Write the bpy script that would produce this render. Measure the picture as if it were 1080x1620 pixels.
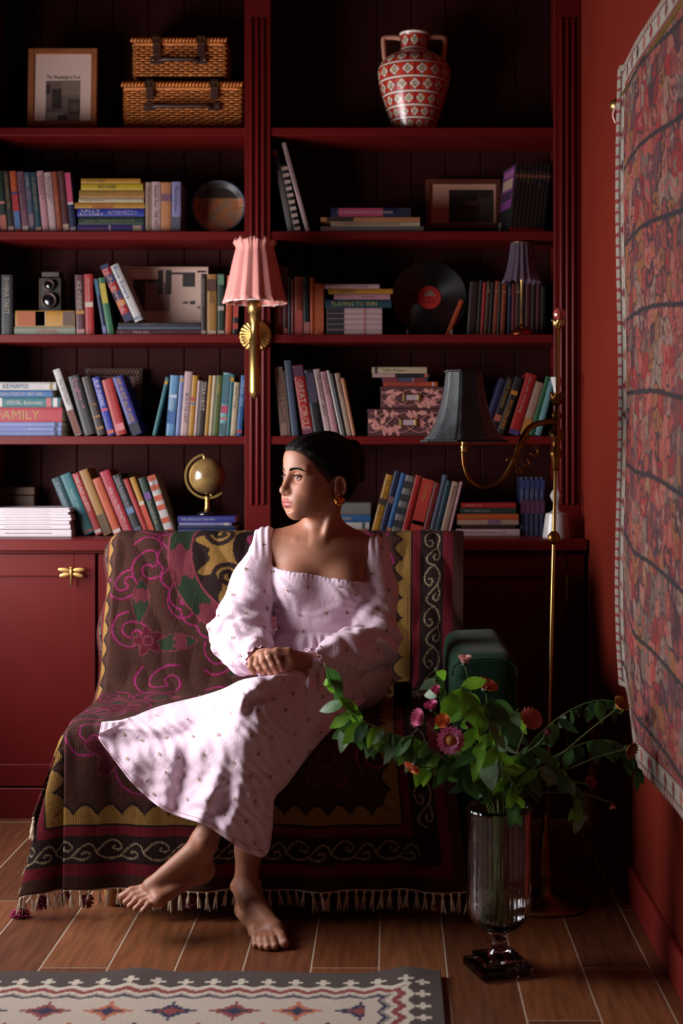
import bpy, math, random
import numpy as np
from mathutils import Vector, Matrix
random.seed(7); rng = np.random.default_rng(7)
for o in list(bpy.data.objects): bpy.data.objects.remove(o)
SC = bpy.context.scene; COL = SC.collection
PI = math.pi
# ------------------------------------------------------------------ camera, light, exposure
EYE = 1.2; F = 2250.0; CX, CY = 620.0, 720.0          # level camera with lens shift: vanishing point at (620,720)
cd = bpy.data.cameras.new('camera'); cam = bpy.data.objects.new('camera', cd); COL.objects.link(cam)
cam.location = (0, 0, EYE); cam.rotation_euler = (PI/2, 0, 0)
cd.lens = 50; cd.sensor_width = 36; cd.sensor_fit = 'AUTO'
cd.shift_x = -(CX-540)/1620; cd.shift_y = (CY-810)/1620
cd.clip_start = .05; cd.clip_end = 60
cd.dof.use_dof = True; cd.dof.focus_distance = 3.86; cd.dof.aperture_fstop = 2.8
SC.camera = cam
w = bpy.data.worlds.new('world'); SC.world = w; w.use_nodes = True
bg = w.node_tree.nodes['Background']; bg.inputs[0].default_value = (.75, .85, 1, 1); bg.inputs[1].default_value = .3
ld = bpy.data.lights.new('window_daylight', 'AREA'); ld.shape = 'RECTANGLE'; ld.size = 1.08; ld.size_y = 1.5
ld.energy = 94; ld.spread = math.radians(160); ld.color = (1.0, .97, .99)
lo = bpy.data.objects.new('window_daylight', ld); COL.objects.link(lo)
lo.location = (-1.84, 3.76, 1.27); lo.rotation_euler = (0, -PI/2, 0)
SC.view_settings.view_transform = 'Standard'; SC.view_settings.look = 'None'
SC.view_settings.exposure = -0.36; SC.view_settings.gamma = 1; SC.view_settings.use_curve_mapping = False

# ------------------------------------------------------------------ helpers
def P(px, py, Y):
    return Vector(((px-CX)*Y/F, Y, EYE-(py-CY)*Y/F))
def hx(h):
    h = h.lstrip('#'); c = [int(h[i:i+2], 16)/255 for i in (0, 2, 4)]
    return tuple(x/12.92 if x <= .04045 else ((x+.055)/1.055)**2.4 for x in c)
def H(h): return np.array(hx(h))
MATS = {}
def mat(name, col='#808080', rough=.6, metal=0., bump=0., bscale=60., var=.0, vscale=8., coat=0., sub=0., trans=0., ior=1.45, attr=None, stretch=None, sheen=0., spec=.5):
    if name in MATS: return MATS[name]
    m = bpy.data.materials.new(name); m.use_nodes = True; nt = m.node_tree; b = nt.nodes['Principled BSDF']
    c = hx(col) if isinstance(col, str) else col
    b.inputs['Base Color'].default_value = (*c, 1); b.inputs['Roughness'].default_value = rough; b.inputs['Metallic'].default_value = metal
    b.inputs['Specular IOR Level'].default_value = spec
    if coat: b.inputs['Coat Weight'].default_value = coat; b.inputs['Coat Roughness'].default_value = .15
    if sub: b.inputs['Subsurface Weight'].default_value = sub; b.inputs['Subsurface Radius'].default_value = (.02, .008, .004); b.inputs['Subsurface Scale'].default_value = .5
    if trans: b.inputs['Transmission Weight'].default_value = trans; b.inputs['IOR'].default_value = ior
    if sheen: b.inputs['Sheen Weight'].default_value = sheen; b.inputs['Sheen Roughness'].default_value = .4
    src = None
    if attr:
        a = nt.nodes.new('ShaderNodeAttribute'); a.attribute_name = attr; src = a.outputs['Color']
    tc = nt.nodes.new('ShaderNodeTexCoord'); co = tc.outputs['Object']
    if stretch:
        mp = nt.nodes.new('ShaderNodeMapping'); mp.inputs['Scale'].default_value = stretch; nt.links.new(co, mp.inputs[0]); co = mp.outputs[0]
    if var:
        n = nt.nodes.new('ShaderNodeTexNoise'); n.inputs['Scale'].default_value = vscale; n.inputs['Detail'].default_value = 4; nt.links.new(co, n.inputs['Vector'])
        mr = nt.nodes.new('ShaderNodeMapRange'); mr.inputs['From Min'].default_value = .3; mr.inputs['From Max'].default_value = .7
        mr.inputs['To Min'].default_value = 1-var; mr.inputs['To Max'].default_value = 1+var; nt.links.new(n.outputs['Fac'], mr.inputs['Value'])
        mx = nt.nodes.new('ShaderNodeMix'); mx.data_type = 'RGBA'; mx.blend_type = 'MULTIPLY'; mx.inputs[0].default_value = 1
        if src: nt.links.new(src, mx.inputs[6])
        else: mx.inputs[6].default_value = (*c, 1)
        nt.links.new(mr.outputs[0], mx.inputs[7]); src = mx.outputs[2]
    if src: nt.links.new(src, b.inputs['Base Color'])
    if bump:
        n2 = nt.nodes.new('ShaderNodeTexNoise'); n2.inputs['Scale'].default_value = bscale; n2.inputs['Detail'].default_value = 5; nt.links.new(co, n2.inputs['Vector'])
        bp = nt.nodes.new('ShaderNodeBump'); bp.inputs['Strength'].default_value = bump; bp.inputs['Distance'].default_value = .004
        nt.links.new(n2.outputs['Fac'], bp.inputs['Height']); nt.links.new(bp.outputs[0], b.inputs['Normal'])
    MATS[name] = m; return m
def weave(m, scale=700., strength=.35, attr_uv=True):
    """adds a fine woven bump (crossed waves over the UV map) to a material"""
    nt = m.node_tree; b = nt.nodes['Principled BSDF']; uv = nt.nodes.new('ShaderNodeUVMap')
    hs = []
    for d in ('X', 'Y'):
        wv = nt.nodes.new('ShaderNodeTexWave'); wv.bands_direction = d; wv.inputs['Scale'].default_value = scale/20
        nt.links.new(uv.outputs[0], wv.inputs['Vector']); hs.append(wv.outputs['Fac'])
    mu = nt.nodes.new('ShaderNodeMath'); mu.operation = 'MULTIPLY'; nt.links.new(hs[0], mu.inputs[0]); nt.links.new(hs[1], mu.inputs[1])
    bp = nt.nodes.new('ShaderNodeBump'); bp.inputs['Strength'].default_value = strength; bp.inputs['Distance'].default_value = .002
    nt.links.new(mu.outputs[0], bp.inputs['Height']); nt.links.new(bp.outputs[0], b.inputs['Normal'])
    return m
def mk(name, v, f, m=None, parent=None, smooth=False, loc=None, rot=None, col=None, uv=None):
    """links ONE mesh object"""
    me = bpy.data.meshes.new(name)
    v = np.asarray(v, float).reshape(-1, 3)
    if isinstance(f, np.ndarray):
        nf, k = f.shape
        me.vertices.add(len(v)); me.vertices.foreach_set('co', v.astype(np.float32).ravel())
        me.loops.add(nf*k); me.loops.foreach_set('vertex_index', f.astype(np.int32).ravel())
        me.polygons.add(nf); me.polygons.foreach_set('loop_start', np.arange(0, nf*k, k, dtype=np.int32))
        me.update(calc_edges=True); me.validate()
    else:
        me.from_pydata([tuple(x) for x in v], [], [tuple(int(i) for i in q) for q in f])
    if smooth is True: me.polygons.foreach_set('use_smooth', np.ones(len(me.polygons), bool))
    if col is not None:
        a = me.color_attributes.new('Col', 'FLOAT_COLOR', 'POINT')
        c4 = np.ones((len(v), 4), np.float32); c4[:, :3] = col; a.data.foreach_set('color', c4.ravel())
    if uv is not None:
        ul = me.uv_layers.new(name='UVMap'); idx = np.zeros(len(me.loops), np.int32); me.loops.foreach_get('vertex_index', idx)
        ul.data.foreach_set('uv', np.asarray(uv, np.float32)[idx].ravel())
    if m: me.materials.append(m)
    o = bpy.data.objects.new(name, me); COL.objects.link(o)
    if parent: o.parent = parent
    if loc is not None: o.location = loc
    if rot is not None: o.rotation_euler = rot
    if smooth == 'auto':
        me.polygons.foreach_set('use_smooth', np.ones(len(me.polygons), bool)); sharp(me, 35)
    return o
def sharp(me, deg):
    try: me.set_sharp_from_angle(angle=math.radians(deg))
    except Exception: pass
def link_copy(o, parent=None, loc=None, rot=None, scale=None):
    c = o.copy(); COL.objects.link(c); c.parent = parent
    if loc is not None: c.location = loc
    if rot is not None: c.rotation_euler = rot
    if scale is not None: c.scale = scale
    return c
def empty(name, loc=(0, 0, 0), rz=0.):
    o = bpy.data.objects.new(name, None); COL.objects.link(o); o.location = loc; o.rotation_euler = (0, 0, rz); o.empty_display_size = .05
    return o
def tag(o, label=None, cat=None, group=None, kind=None):
    if label: o['label'] = label
    if cat: o['category'] = cat
    if group: o['group'] = group
    if kind: o['kind'] = kind
    return o
def cbox(x0, x1, y0, y1, z0, z1, b=0.):
    """box, chamfered when b>0"""
    lo_, hi = np.array([x0, y0, z0], float), np.array([x1, y1, z1], float)
    if b <= 0:
        v = [(x, y, z) for x in (x0, x1) for y in (y0, y1) for z in (z0, z1)]
        return v, [(0, 1, 3, 2), (4, 6, 7, 5), (0, 4, 5, 1), (2, 3, 7, 6), (0, 2, 6, 4), (1, 5, 7, 3)]
    v = []; idx = {}
    for sx in (0, 1):
        for sy in (0, 1):
            for sz in (0, 1):
                c = np.array([hi[0] if sx else lo_[0], hi[1] if sy else lo_[1], hi[2] if sz else lo_[2]])
                s = np.array([-1 if q else 1 for q in (sx, sy, sz)])
                for ax in range(3):
                    q = c + s*b; q[ax] = c[ax]; idx[(sx, sy, sz, ax)] = len(v); v.append(tuple(q))
    f = []
    for ax in range(3):
        o1, o2 = [a for a in range(3) if a != ax]
        for s in (0, 1):
            ring = []
            for (p, q) in ((0, 0), (1, 0), (1, 1), (0, 1)):
                k = [0, 0, 0]; k[ax] = s; k[o1] = p; k[o2] = q; ring.append(idx[(*k, ax)])
            f.append(ring if (s == 1) == (ax != 1) else ring[::-1])
    for ax in range(3):
        o1, o2 = [a for a in range(3) if a != ax]
        for p in (0, 1):
            for q in (0, 1):
                k0 = [0, 0, 0]; k0[o1] = p; k0[o2] = q; k1 = list(k0); k1[ax] = 1
                f.append([idx[(*k0, o1)], idx[(*k1, o1)], idx[(*k1, o2)], idx[(*k0, o2)]])
    for k in ((a, b_, c) for a in (0, 1) for b_ in (0, 1) for c in (0, 1)):
        f.append([idx[(*k, 0)], idx[(*k, 1)], idx[(*k, 2)]])
    return v, f
class MB:
    def __init__(s): s.v = []; s.f = []
    def add(s, vf, M=None):
        v, f = vf; n = len(s.v)
        if M is not None: v = [tuple(M @ Vector(p)) for p in v]
        s.v += [tuple(p) for p in v]; s.f += [[int(i)+n for i in q] for q in f]; return s
    def box(s, *a, **k): return s.add(cbox(*a, **k))
    def build(s, name, m, parent=None, smooth=False, **k): return mk(name, s.v, s.f, m, parent, smooth, **k)
def lathe(prof, n=32, flute=0., nf=0, cap=True, cx=0., cy=0., a0=0., a1=2*PI):
    full = abs(a1-a0-2*PI) < 1e-6; v = []; f = []; m = n if full else n+1
    for (r, z) in prof:
        for i in range(m):
            a = a0+(a1-a0)*i/n; q = r*(1+flute*math.cos(nf*a)) if flute else r
            v.append((cx+q*math.cos(a), cy+q*math.sin(a), z))
    for j in range(len(prof)-1):
        for i in range(n):
            i2 = (i+1) % m
            f.append((j*m+i, j*m+i2, (j+1)*m+i2, (j+1)*m+i))
    if cap and full:
        if prof[0][0] > 1e-5: f.append(tuple(range(m-1, -1, -1)))
        if prof[-1][0] > 1e-5: f.append(tuple((len(prof)-1)*m+i for i in range(m)))
    return v, f
def spline(pts, n=8):
    """Catmull-Rom through points"""
    p = [np.asarray(q, float) for q in pts]; p = [2*p[0]-p[1]]+p+[2*p[-1]-p[-2]]; out = []
    for i in range(1, len(p)-2):
        for k in range(n):
            t = k/n
            out.append(.5*(2*p[i]+(p[i+1]-p[i-1])*t+(2*p[i-1]-5*p[i]+4*p[i+1]-p[i+2])*t*t+(3*p[i]-p[i-1]-3*p[i+1]+p[i+2])*t**3))
    out.append(p[-2]); return np.array(out)
def tube(pts, r, n=8, cap=True, closed=False):
    pts = np.asarray(pts, float); N = len(pts); r = np.broadcast_to(np.asarray(r, float), (N,)); v = []; f = []
    t = np.gradient(pts, axis=0); t /= np.linalg.norm(t, axis=1)[:, None]+1e-12
    u = np.cross(t[0], (0, 0, 1)) if abs(t[0][2]) < .9 else np.cross(t[0], (1, 0, 0)); u /= np.linalg.norm(u)
    for i in range(N):
        u = u-t[i]*np.dot(u, t[i]); u /= np.linalg.norm(u)+1e-12; w_ = np.cross(t[i], u)
        for k in range(n):
            a = 2*PI*k/n; v.append(tuple(pts[i]+r[i]*(u*math.cos(a)+w_*math.sin(a))))
    for i in range(N-1):
        for k in range(n): f.append((i*n+k, i*n+(k+1) % n, (i+1)*n+(k+1) % n, (i+1)*n+k))
    if cap: f.append(tuple(range(n-1, -1, -1))); f.append(tuple((N-1)*n+k for k in range(n)))
    return v, f
def ellip(c, r, nu=16, nv=10):
    pr = [(max(1e-6, math.sin(PI*j/nv)), -math.cos(PI*j/nv)) for j in range(nv+1)]
    v, f = lathe(pr, nu, cap=False); return [(c[0]+x*r[0], c[1]+y*r[1], c[2]+z*r[2]) for x, y, z in v], f
def gridmesh(nu, nv):
    i = np.arange(nu-1)[:, None]; j = np.arange(nv-1)[None, :]; a = i*nv+j
    return np.stack([a, a+nv, a+nv+1, a+1], -1).reshape(-1, 4)
TXT = {}
def lettering(s, parent, size, org, dx, up, m, width=None, name='lettering', shear=0., maxh=None):
    """flat printed lettering: org = left baseline-middle point, dx = reading direction, up = letter up"""
    if s not in TXT:
        cu = bpy.data.curves.new('t', 'FONT'); cu.body = s; cu.resolution_u = 1; cu.align_x = 'LEFT'
        to = bpy.data.objects.new('t', cu); COL.objects.link(to); bpy.context.view_layer.update()
        me = bpy.data.meshes.new_from_object(to.evaluated_get(bpy.context.evaluated_depsgraph_get()))
        v = np.zeros(len(me.vertices)*3); me.vertices.foreach_get('co', v); v = v.reshape(-1, 3)
        fs = [tuple(p.vertices) for p in me.polygons]
        bpy.data.objects.remove(to); bpy.data.curves.remove(cu); bpy.data.meshes.remove(me); TXT[s] = (v, fs)
    v, fs = TXT[s]
    if len(v) == 0: return None
    x = v[:, 0]-v[:, 0].min(); y = v[:, 1]-.35
    x = (x+shear*y)*size; y = y*size
    if width: x = x*(width/max(x.max(), 1e-6))
    dx = np.asarray(dx, float); up = np.asarray(up, float)
    return mk(name, np.asarray(org)+x[:, None]*dx+y[:, None]*up, fs, m, parent)
def ss(a, b, x): t = np.clip((x-a)/(b-a), 0, 1); return t*t*(3-2*t)
ORD = ['first', 'second', 'third', 'fourth', 'fifth', 'sixth', 'seventh', 'eighth', 'ninth', 'tenth', 'eleventh', 'twelfth', 'thirteenth', 'fourteenth', 'fifteenth', 'sixteenth']
# shared materials
M_RED = mat('red_paint', '#560d0c', .42, bump=.05, bscale=90, var=.06, vscale=3, spec=.22)
M_BRASS = mat('aged_brass', '#b8975a', .36, 1., var=.12, vscale=20)
M_BRASSD = mat('dark_brass', '#7d5528', .35, 1., var=.15, vscale=20)
M_PAGE = mat('paper_pages', '#d8c7a8', .85, bump=.3, bscale=300, stretch=(12, 1, 1))
M_WHITE = mat('white_ceramic', '#b4aeac', .35, coat=.3)
M_CREAM = mat('print_cream', '#e3d3bd', .7); M_GOLDP = mat('print_gold', '#cf9a3c', .5); M_DARKP = mat('print_dark', '#1c1820', .7)
# ------------------------------------------------------------------ room shell
XW = .6486; XL = -1.8; YB = 5.19; YF = -.7; ZC = 2.95
M_WALL = mat('terracotta_wall', '#661c10', .85, bump=.12, bscale=35, var=.05, vscale=2, spec=.1)
M_FLOORBASE = mat('floor_grout', '#a8937e', .9)
M_CEIL = mat('ceiling_paint', '#4a1c16', .8)
fl = mk('floor', *cbox(XL-.1, XW+.1, YF-.1, YB+.1, -.06, -.0008), M_FLOORBASE); tag(fl, kind='structure')
def plankmat(i):
    nm = 'wood_plank_%d' % i
    if nm in MATS: return MATS[nm]
    m = mat(nm, ['#6c3d24', '#774629', '#623822', '#7d4c2f', '#6a3c27'][i], .38, bump=.12, bscale=14, var=.32, vscale=9, stretch=(6, .55, 1), coat=.08)
    return m
xs0 = -.824; pw = .1585; planks = {}
k = -9
while xs0+k*pw < XW:
    xa, xb = max(XL, xs0+k*pw), min(XW, xs0+(k+1)*pw)
    if xb > XL+.01 and xb-xa > .02:
        y = [3.33, 3.33, 2.93, 3.72][k % 4] - 9*.9
        off = [0, .42, .0, .2][k % 4]; y += off
        while y < 4.76:
            ya, yb = max(y, YF), min(y+.9, 4.76)
            if yb-ya > .03:
                key = (round(xb-xa, 4), round(yb-ya, 4), (k*3+int(round(y*10))) % 5)
                if key in planks: link_copy(planks[key], fl, ((xa+xb)/2, (ya+yb)/2, 0))
                else:
                    hw, hl = (xb-xa)/2-.0015, (yb-ya)/2-.0015
                    planks[key] = mk('plank', *cbox(-hw, hw, -hl, hl, -.006, 0, .0012), plankmat(key[2]), fl, loc=((xa+xb)/2, (ya+yb)/2, 0))
            y += .9
    k += 1
tag(mk('wall_right', *cbox(XW, XW+.1, YF, YB, 0, ZC), M_WALL), kind='structure')
tag(mk('wall_back', *cbox(XL, XW, YB, YB+.1, 0, ZC), M_WALL), kind='structure')
tag(mk('wall_front', *cbox(XL, XW, YF-.1, YF, 0, ZC), M_WALL), kind='structure')
tag(mk('ceiling', *cbox(XL-.1, XW+.1, YF-.1, YB+.1, ZC, ZC+.08), M_CEIL), kind='structure')
WY0, WY1, WZ0, WZ1 = 2.99, 4.53, .71, 1.83
b = MB(); b.box(XL-.1, XL, YF, WY0, 0, ZC); b.box(XL-.1, XL, WY1, YB, 0, ZC); b.box(XL-.1, XL, WY0, WY1, 0, WZ0); b.box(XL-.1, XL, WY0, WY1, WZ1, ZC)
tag(b.build('wall_left', M_WALL), kind='structure')
b = MB(); t = .035
b.box(XL-.07, XL-.03, WY0, WY0+t, WZ0, WZ1); b.box(XL-.07, XL-.03, WY1-t, WY1, WZ0, WZ1); b.box(XL-.07, XL-.03, WY0+t, WY1-t, WZ0, WZ0+t); b.box(XL-.07, XL-.03, WY0+t, WY1-t, WZ1-t, WZ1)
wf = tag(b.build('window_1', mat('window_paint', '#c9bfb2', .5)), kind='structure')
mk('window_sill', *cbox(XL-.03, XL+.04, WY0-.03, WY1+.03, WZ0-.025, WZ0, .003), MATS['window_paint'], wf)
M_SKIRT = mat('skirting_paint', '#7c1e18', .45, var=.05)
tag(mk('baseboard_right', *cbox(XW-.014, XW, YF, 4.70, 0, .095, .003), M_SKIRT), kind='structure')
tag(mk('baseboard_left', *cbox(XL, XL+.014, YF, 4.70, 0, .095, .003), M_SKIRT), kind='structure')

# ------------------------------------------------------------------ bookcase (upper), cabinets, worktop
M_BACK = mat('shaded_red_back', '#300a0a', .7, bump=.06, bscale=70, var=.08, spec=.15)  # bookcase red darkened: the shade inside the shelves is put into this colour
YS = 4.88; YBK = 5.15; SH = [2.324, 1.968, 1.614, 1.265]; ZT = .922; TH = .028; BT = 2.86
sx = lambda px: (px-CX)*YS/F
bc = empty('bookcase', (0, YBK, ZT)); tag(bc, 'deep red built-in bookcase with fluted pilasters above the cabinet worktop', 'bookcase')
def W(o):  # keep world coordinates under a parent placed elsewhere
    o.matrix_parent_inverse = Matrix.Translation(-Vector(o.parent.location)) if o.parent.rotation_euler.z == 0 else o.parent.matrix_world.inverted()
    return o
PX = [(-1.78, -1.70), (sx(387), sx(428)), (sx(876), sx(918.5))]
PX.insert(1, (-1.47, -1.385))
bays = [(PX[0][1], PX[1][0]), (PX[1][1], PX[2][0]), (PX[2][1], PX[3][0])]
for i, (a, b_) in enumerate(PX):
    p = W(mk('pilaster', *cbox(a, b_, YS-.004, YS+.022, ZT, BT, .002), M_RED, bc))
    r = MB(); c = (a+b_)/2
    for dx in (-.0205, 0, .0205):
        z0, z1 = 1.026, 2.70; R = .0072; ring = []
        pr = [(R*.05, -R), (R*.7, -R*.7), (R, 0)]
        pts = [(c+dx, YS-.004, z0+.001), (c+dx, YS-.004, z0+.004), (c+dx, YS-.004, z0+R), (c+dx, YS-.004, z1-R), (c+dx, YS-.004, z1-.004), (c+dx, YS-.004, z1-.001)]
        rr = MB(); rr.add(tube(pts, [.001, R*.7, R, R, R*.7, .001], 10))
        rr.build('reed', M_RED, p, True)
    W(mk('side_panel', *cbox((a+b_)/2-.03, (a+b_)/2+.03, YS+.022, YBK, ZT, BT), M_RED, bc))
W(mk('cornice', *cbox(-1.79, sx(918.5), YS-.02, YBK, BT, BT+.06, .004), M_RED, bc))
for bi, (a, b_) in enumerate(bays):
    a2, b2 = (PX[bi][0]+PX[bi][1])/2+.03, (PX[bi+1][0]+PX[bi+1][1])/2-.03
    for z in SH:
        W(mk('shelf_board', *cbox(a2, b2, YS, YBK-.01, z-TH, z, .0015), M_RED, bc))
    n = max(3, round((b2-a2)/.125)); wd = (b2-a2)/n
    for i in range(n):
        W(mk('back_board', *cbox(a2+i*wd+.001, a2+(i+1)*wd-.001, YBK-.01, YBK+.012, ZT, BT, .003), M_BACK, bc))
wt = tag(mk('worktop', *cbox(-1.795, .642, 4.672, YBK+.02, .885, ZT, .003), M_RED), 'long deep red worktop running below the open bookshelves', 'worktop')
YC = 4.70
def dragonfly(x, z, door):
    mk('knob_post', *tube([(x, YC-.002, z), (x, YC-.022, z)], .006, 10), M_BRASS, door)
    body = MB(); y = YC-.024
    body.add(tube([(x, y, z+.012), (x, y-.002, z+.004), (x, y-.001, z-.006), (x, y, z-.048)], [.0045, .0062, .0048, .0036], 8))
    body.add(ellip((x, y-.001, z+.014), (.006, .005, .005), 10, 6))
    for s in (-1, 1):
        for (dz, L, rot) in ((.006, .043, .06), (-.006, .039, -.16)):
            el = ellip((0, 0, 0), (L/2, .0022, .0075), 14, 6)
            body.add(el, Matrix.Translation((x+s*(L/2+.002), y, z+dz+rot*L/2*1.0)) @ Matrix.Rotation(-s*rot*1.4, 4, 'Y'))
    body.build('dragonfly_handle', mat('satin_brass', '#c49a5c', .42, .85), door, True)
def cabinet(xa, xb, label, hinge_right=False):
    e = empty('base_cabinet', ((xa+xb)/2, 4.95, 0)); tag(e, label, 'cabinet', 'base cabinets under the worktop')
    bd = MB(); bd.box(xa, xb, YC+.02, 5.16, .0, .884); W(bd.build('carcass', M_RED, e))
    fr = MB(); z0, z1 = .10, .882
    fr.box(xa, xa+.012, YC, YC+.02, z0, z1); fr.box(xb-(.055 if hinge_right else .012), xb, YC, YC+.02, z0, z1); fr.box(xa, xb, YC, YC+.02, z1-.006, z1+.002)
    W(fr.build('face_frame', M_RED, e)); W(mk('plinth', *cbox(xa, xb, YC-.004, YC+.02, 0, .1, .002), M_RED, e))
    xm = xb-(.057 if hinge_right else .014); x0 = xa+.014; mid = (x0+xm)/2
    for k_, (p, q) in enumerate(((x0, mid-.005), (mid+.005, xm))):
        y0, y1 = YC-.002, YC+.018; za, zb = .106, .874
        d = MB()
        d.box(p, p+.07, y0, y1, za, zb, .0015); d.box(q-.07, q, y0, y1, za, zb, .0015); d.box(p+.07, q-.07, y0, y1, za, za+.072, .0015); d.box(p+.07, q-.07, y0, y1, zb-.074, zb, .0015)
        dr = W(d.build('door', M_RED, e))
        mk('door_panel', *cbox(p+.068, q-.068, y0+.009, y1-.002, za+.07, zb-.07), M_RED, dr)
        hxp = (q-.07-.004) if k_ == 0 else (p+.07+.004)
        dragonfly(hxp, .815, dr)
        hy = q+.001 if k_ else p-.001
        for zz in (.72, .22):
            hg = MB(); hg.add(tube([(hy, YC-.004, zz-.004), (hy, YC-.004, zz+.085)], .0042, 8))
            for q_ in range(5): hg.add(tube([(hy, YC-.004, zz+.002+q_*.018), (hy, YC-.004, zz+.005+q_*.018)], .0048, 8))
            hg.build('hinge', M_BRASS, dr)
bpy.context.view_layer.update()
cabinet(-1.79, -1.50, 'deep red base cabinet at the far left, next to the window wall')
cabinet(-1.50, -.45, 'deep red base cabinet with dragonfly handles under the globe and slanted books')
cabinet(-.45, .635, 'deep red base cabinet half hidden behind the sofa and the tall brass lamp', True)
# ------------------------------------------------------------------ books
PAL = dict(teal='#1d8088', dark_teal='#1c4f5e', red='#cc2020', tan='#c58c3c', orange='#e8602a', crimson='#d21c3c', black='#15141a', gold='#dd9c22', dark_green='#24402f',
 white='#ece4e0', navy='#1c2558', blue='#2f74b8', royal_blue='#2636b8', lavender='#a9a3d6', periwinkle='#93a4e0', purple='#4b3090', yellow='#e9c41e', cream='#e8d2ac', peach='#ea9c66',
 mauve='#935a70', pink='#e3a0aa', hot_pink='#d63c70', grey='#8f8a86', slate='#566280', brown='#5f3c28', maroon='#611c22', olive='#66742a', green='#2f8050', sky_blue='#72addf', aqua='#8fd2da',
 rust='#b04a20', beige='#cfa68e', dark_brown='#3a241c', grey_green='#a7ab92', dark_red='#8a1a1a', pale_pink='#e8c0c0', charcoal='#2a2628', violet='#3a3aa8')
SB = 461*4.88/4.905
YBOOK = 4.905
xb = lambda px, Y=YBOOK: (px-CX)*Y/F
mb_ = lambda px, Y=YBOOK: px*Y/F
def dk(h, k=.35): return tuple(q*k for q in hx(h))
def bmat(c): return mat('book_cover_'+c, dk(PAL[c]), .48, bump=.06, bscale=120, var=.12, vscale=30)
def pmat(h): return mat('print_'+h.strip('#'), dk(h, .44), .6)
def book(label, group, px, z, t, h, lean, c, text=None, tc='#e3d3bd', bands=(), flat=False, d=.14, Y=YBOOK, yaw=0., hard=False, size=None, cat='book', pages=None, frac=(.08, .92), text2=None):
    """px = pivot pixel (bottom-left, or bottom-right for right-leaning; right end for lying books); t,h pixels; lean degrees to the left"""
    T, Hh = mb_(t, Y), mb_(h, Y); x0, x1 = (0, T) if (lean >= 0 or flat) else (-T, 0)
    loc = (xb(px, Y), Y, z+.0004)
    e = empty('book', loc); th = -PI/2 if flat else -math.radians(lean)
    e.rotation_euler = (0, th, yaw) if not yaw else (Matrix.Rotation(yaw, 3, 'Z') @ Matrix.Rotation(th, 3, 'Y')).to_euler()
    tag(e, label, cat, group)
    ct = min(.0022 if hard else .0008, T*.2); b = MB()
    b.box(x0, x0+ct, .001, d, 0, Hh); b.box(x1-ct, x1, .001, d, 0, Hh)
    rs = [(x0, .0025), (x0+T*.12, .0008), (x0+T*.3, 0), (x1-T*.3, 0), (x1-T*.12, .0008), (x1, .0025)]   # gently rounded spine
    n = len(rs); v = [(x, y, zz) for zz in (0, Hh) for (x, y) in rs]+[(x0, .0045, zz) for zz in (0, Hh)]+[(x1, .0045, zz) for zz in (0, Hh)]
    f = [(i, i+1, n+i+1, n+i) for i in range(n-1)]+[(2*n, 0, n, 2*n+1), (n-1, 2*n+2, 2*n+3, 2*n-1), tuple(range(n-1, -1, -1))+(2*n, 2*n+2), tuple(range(n, 2*n))+(2*n+3, 2*n+1)]
    b.add((v, f)); b.build('cover', bmat(c), e)
    ins = .003 if hard else .0008
    mk('page_block', *cbox(x0+ct, x1-ct, .004, d-ins*1.2, ins, Hh-ins), pages or M_PAGE, e)
    for (c2, f0, f1) in bands:
        mk('spine_band', *cbox(x0+T*.05, x1-T*.05, -.0004, .002, Hh*f0, Hh*f1), pmat(c2), e)
    if text:
        sz = size or T*.62
        zt = Hh*frac[1]; wdt = Hh*(frac[1]-frac[0]); xm = (x0+x1)/2
        lines = text.split('|'); k = len(lines)
        for i, ln in enumerate(lines):
            xo = xm + T*.62*((k-1)/2-i)/k*1.0 if k > 1 else xm
            sz2 = sz/ (1 if k == 1 else k*.85)
            need = len(ln)*sz2*.55
            lettering(ln, e, sz2, (xo, -.0009, zt), (0, 0, -1), (1, 0, 0), pmat(tc), width=min(need, wdt) if need < wdt*1.05 else wdt)
    return e
def nm(c): return c.replace('_', ' ')
def row(where, group, z, items, Y=YBOOK, kind='book', **kw):
    n = len(items)
    for i, it in enumerate(items):
        it = list(it); px, t, h, lean, c = it[:5]; o = it[5] if len(it) > 5 else {}
        o = dict(o); desc = o.pop('desc', nm(c)+' '+kind)
        side = f'{ORD[i]} from the left' if i < (n+1)//2 or i > 15 else (f'{ORD[n-1-i]} from the right' if i < n-1 else 'rightmost')
        if i == 0: side = 'leftmost'
        book(f'{desc}, {side} {where}', group, px, z, t, h, lean, c, Y=Y, **{**kw, **o})
def stack(where, group, z, xr, items, Y=YBOOK, **kw):
    """lying books listed bottom to top: (left px, right px, thickness px, colour, opts)"""
    n = len(items)
    for i, it in enumerate(items):
        it = list(it); xl, xr_, t, c = it[:4]; o = dict(it[4]) if len(it) > 4 else {}
        desc = o.pop('desc', nm(c)+' book'); pos = 'bottom' if i == 0 else ('topmost' if i == n-1 else f'{ORD[i]} from the bottom')
        Yi = o.pop('Y', Y)
        book(f'{desc} lying flat, {pos} {where}', group, xr_, z, t, xr_-xl, 0, c, flat=True, Y=Yi, **{**kw, **o}); z += mb_(t, Yi)+.0006
    return z
A, B_, C_, D_ = SH
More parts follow.
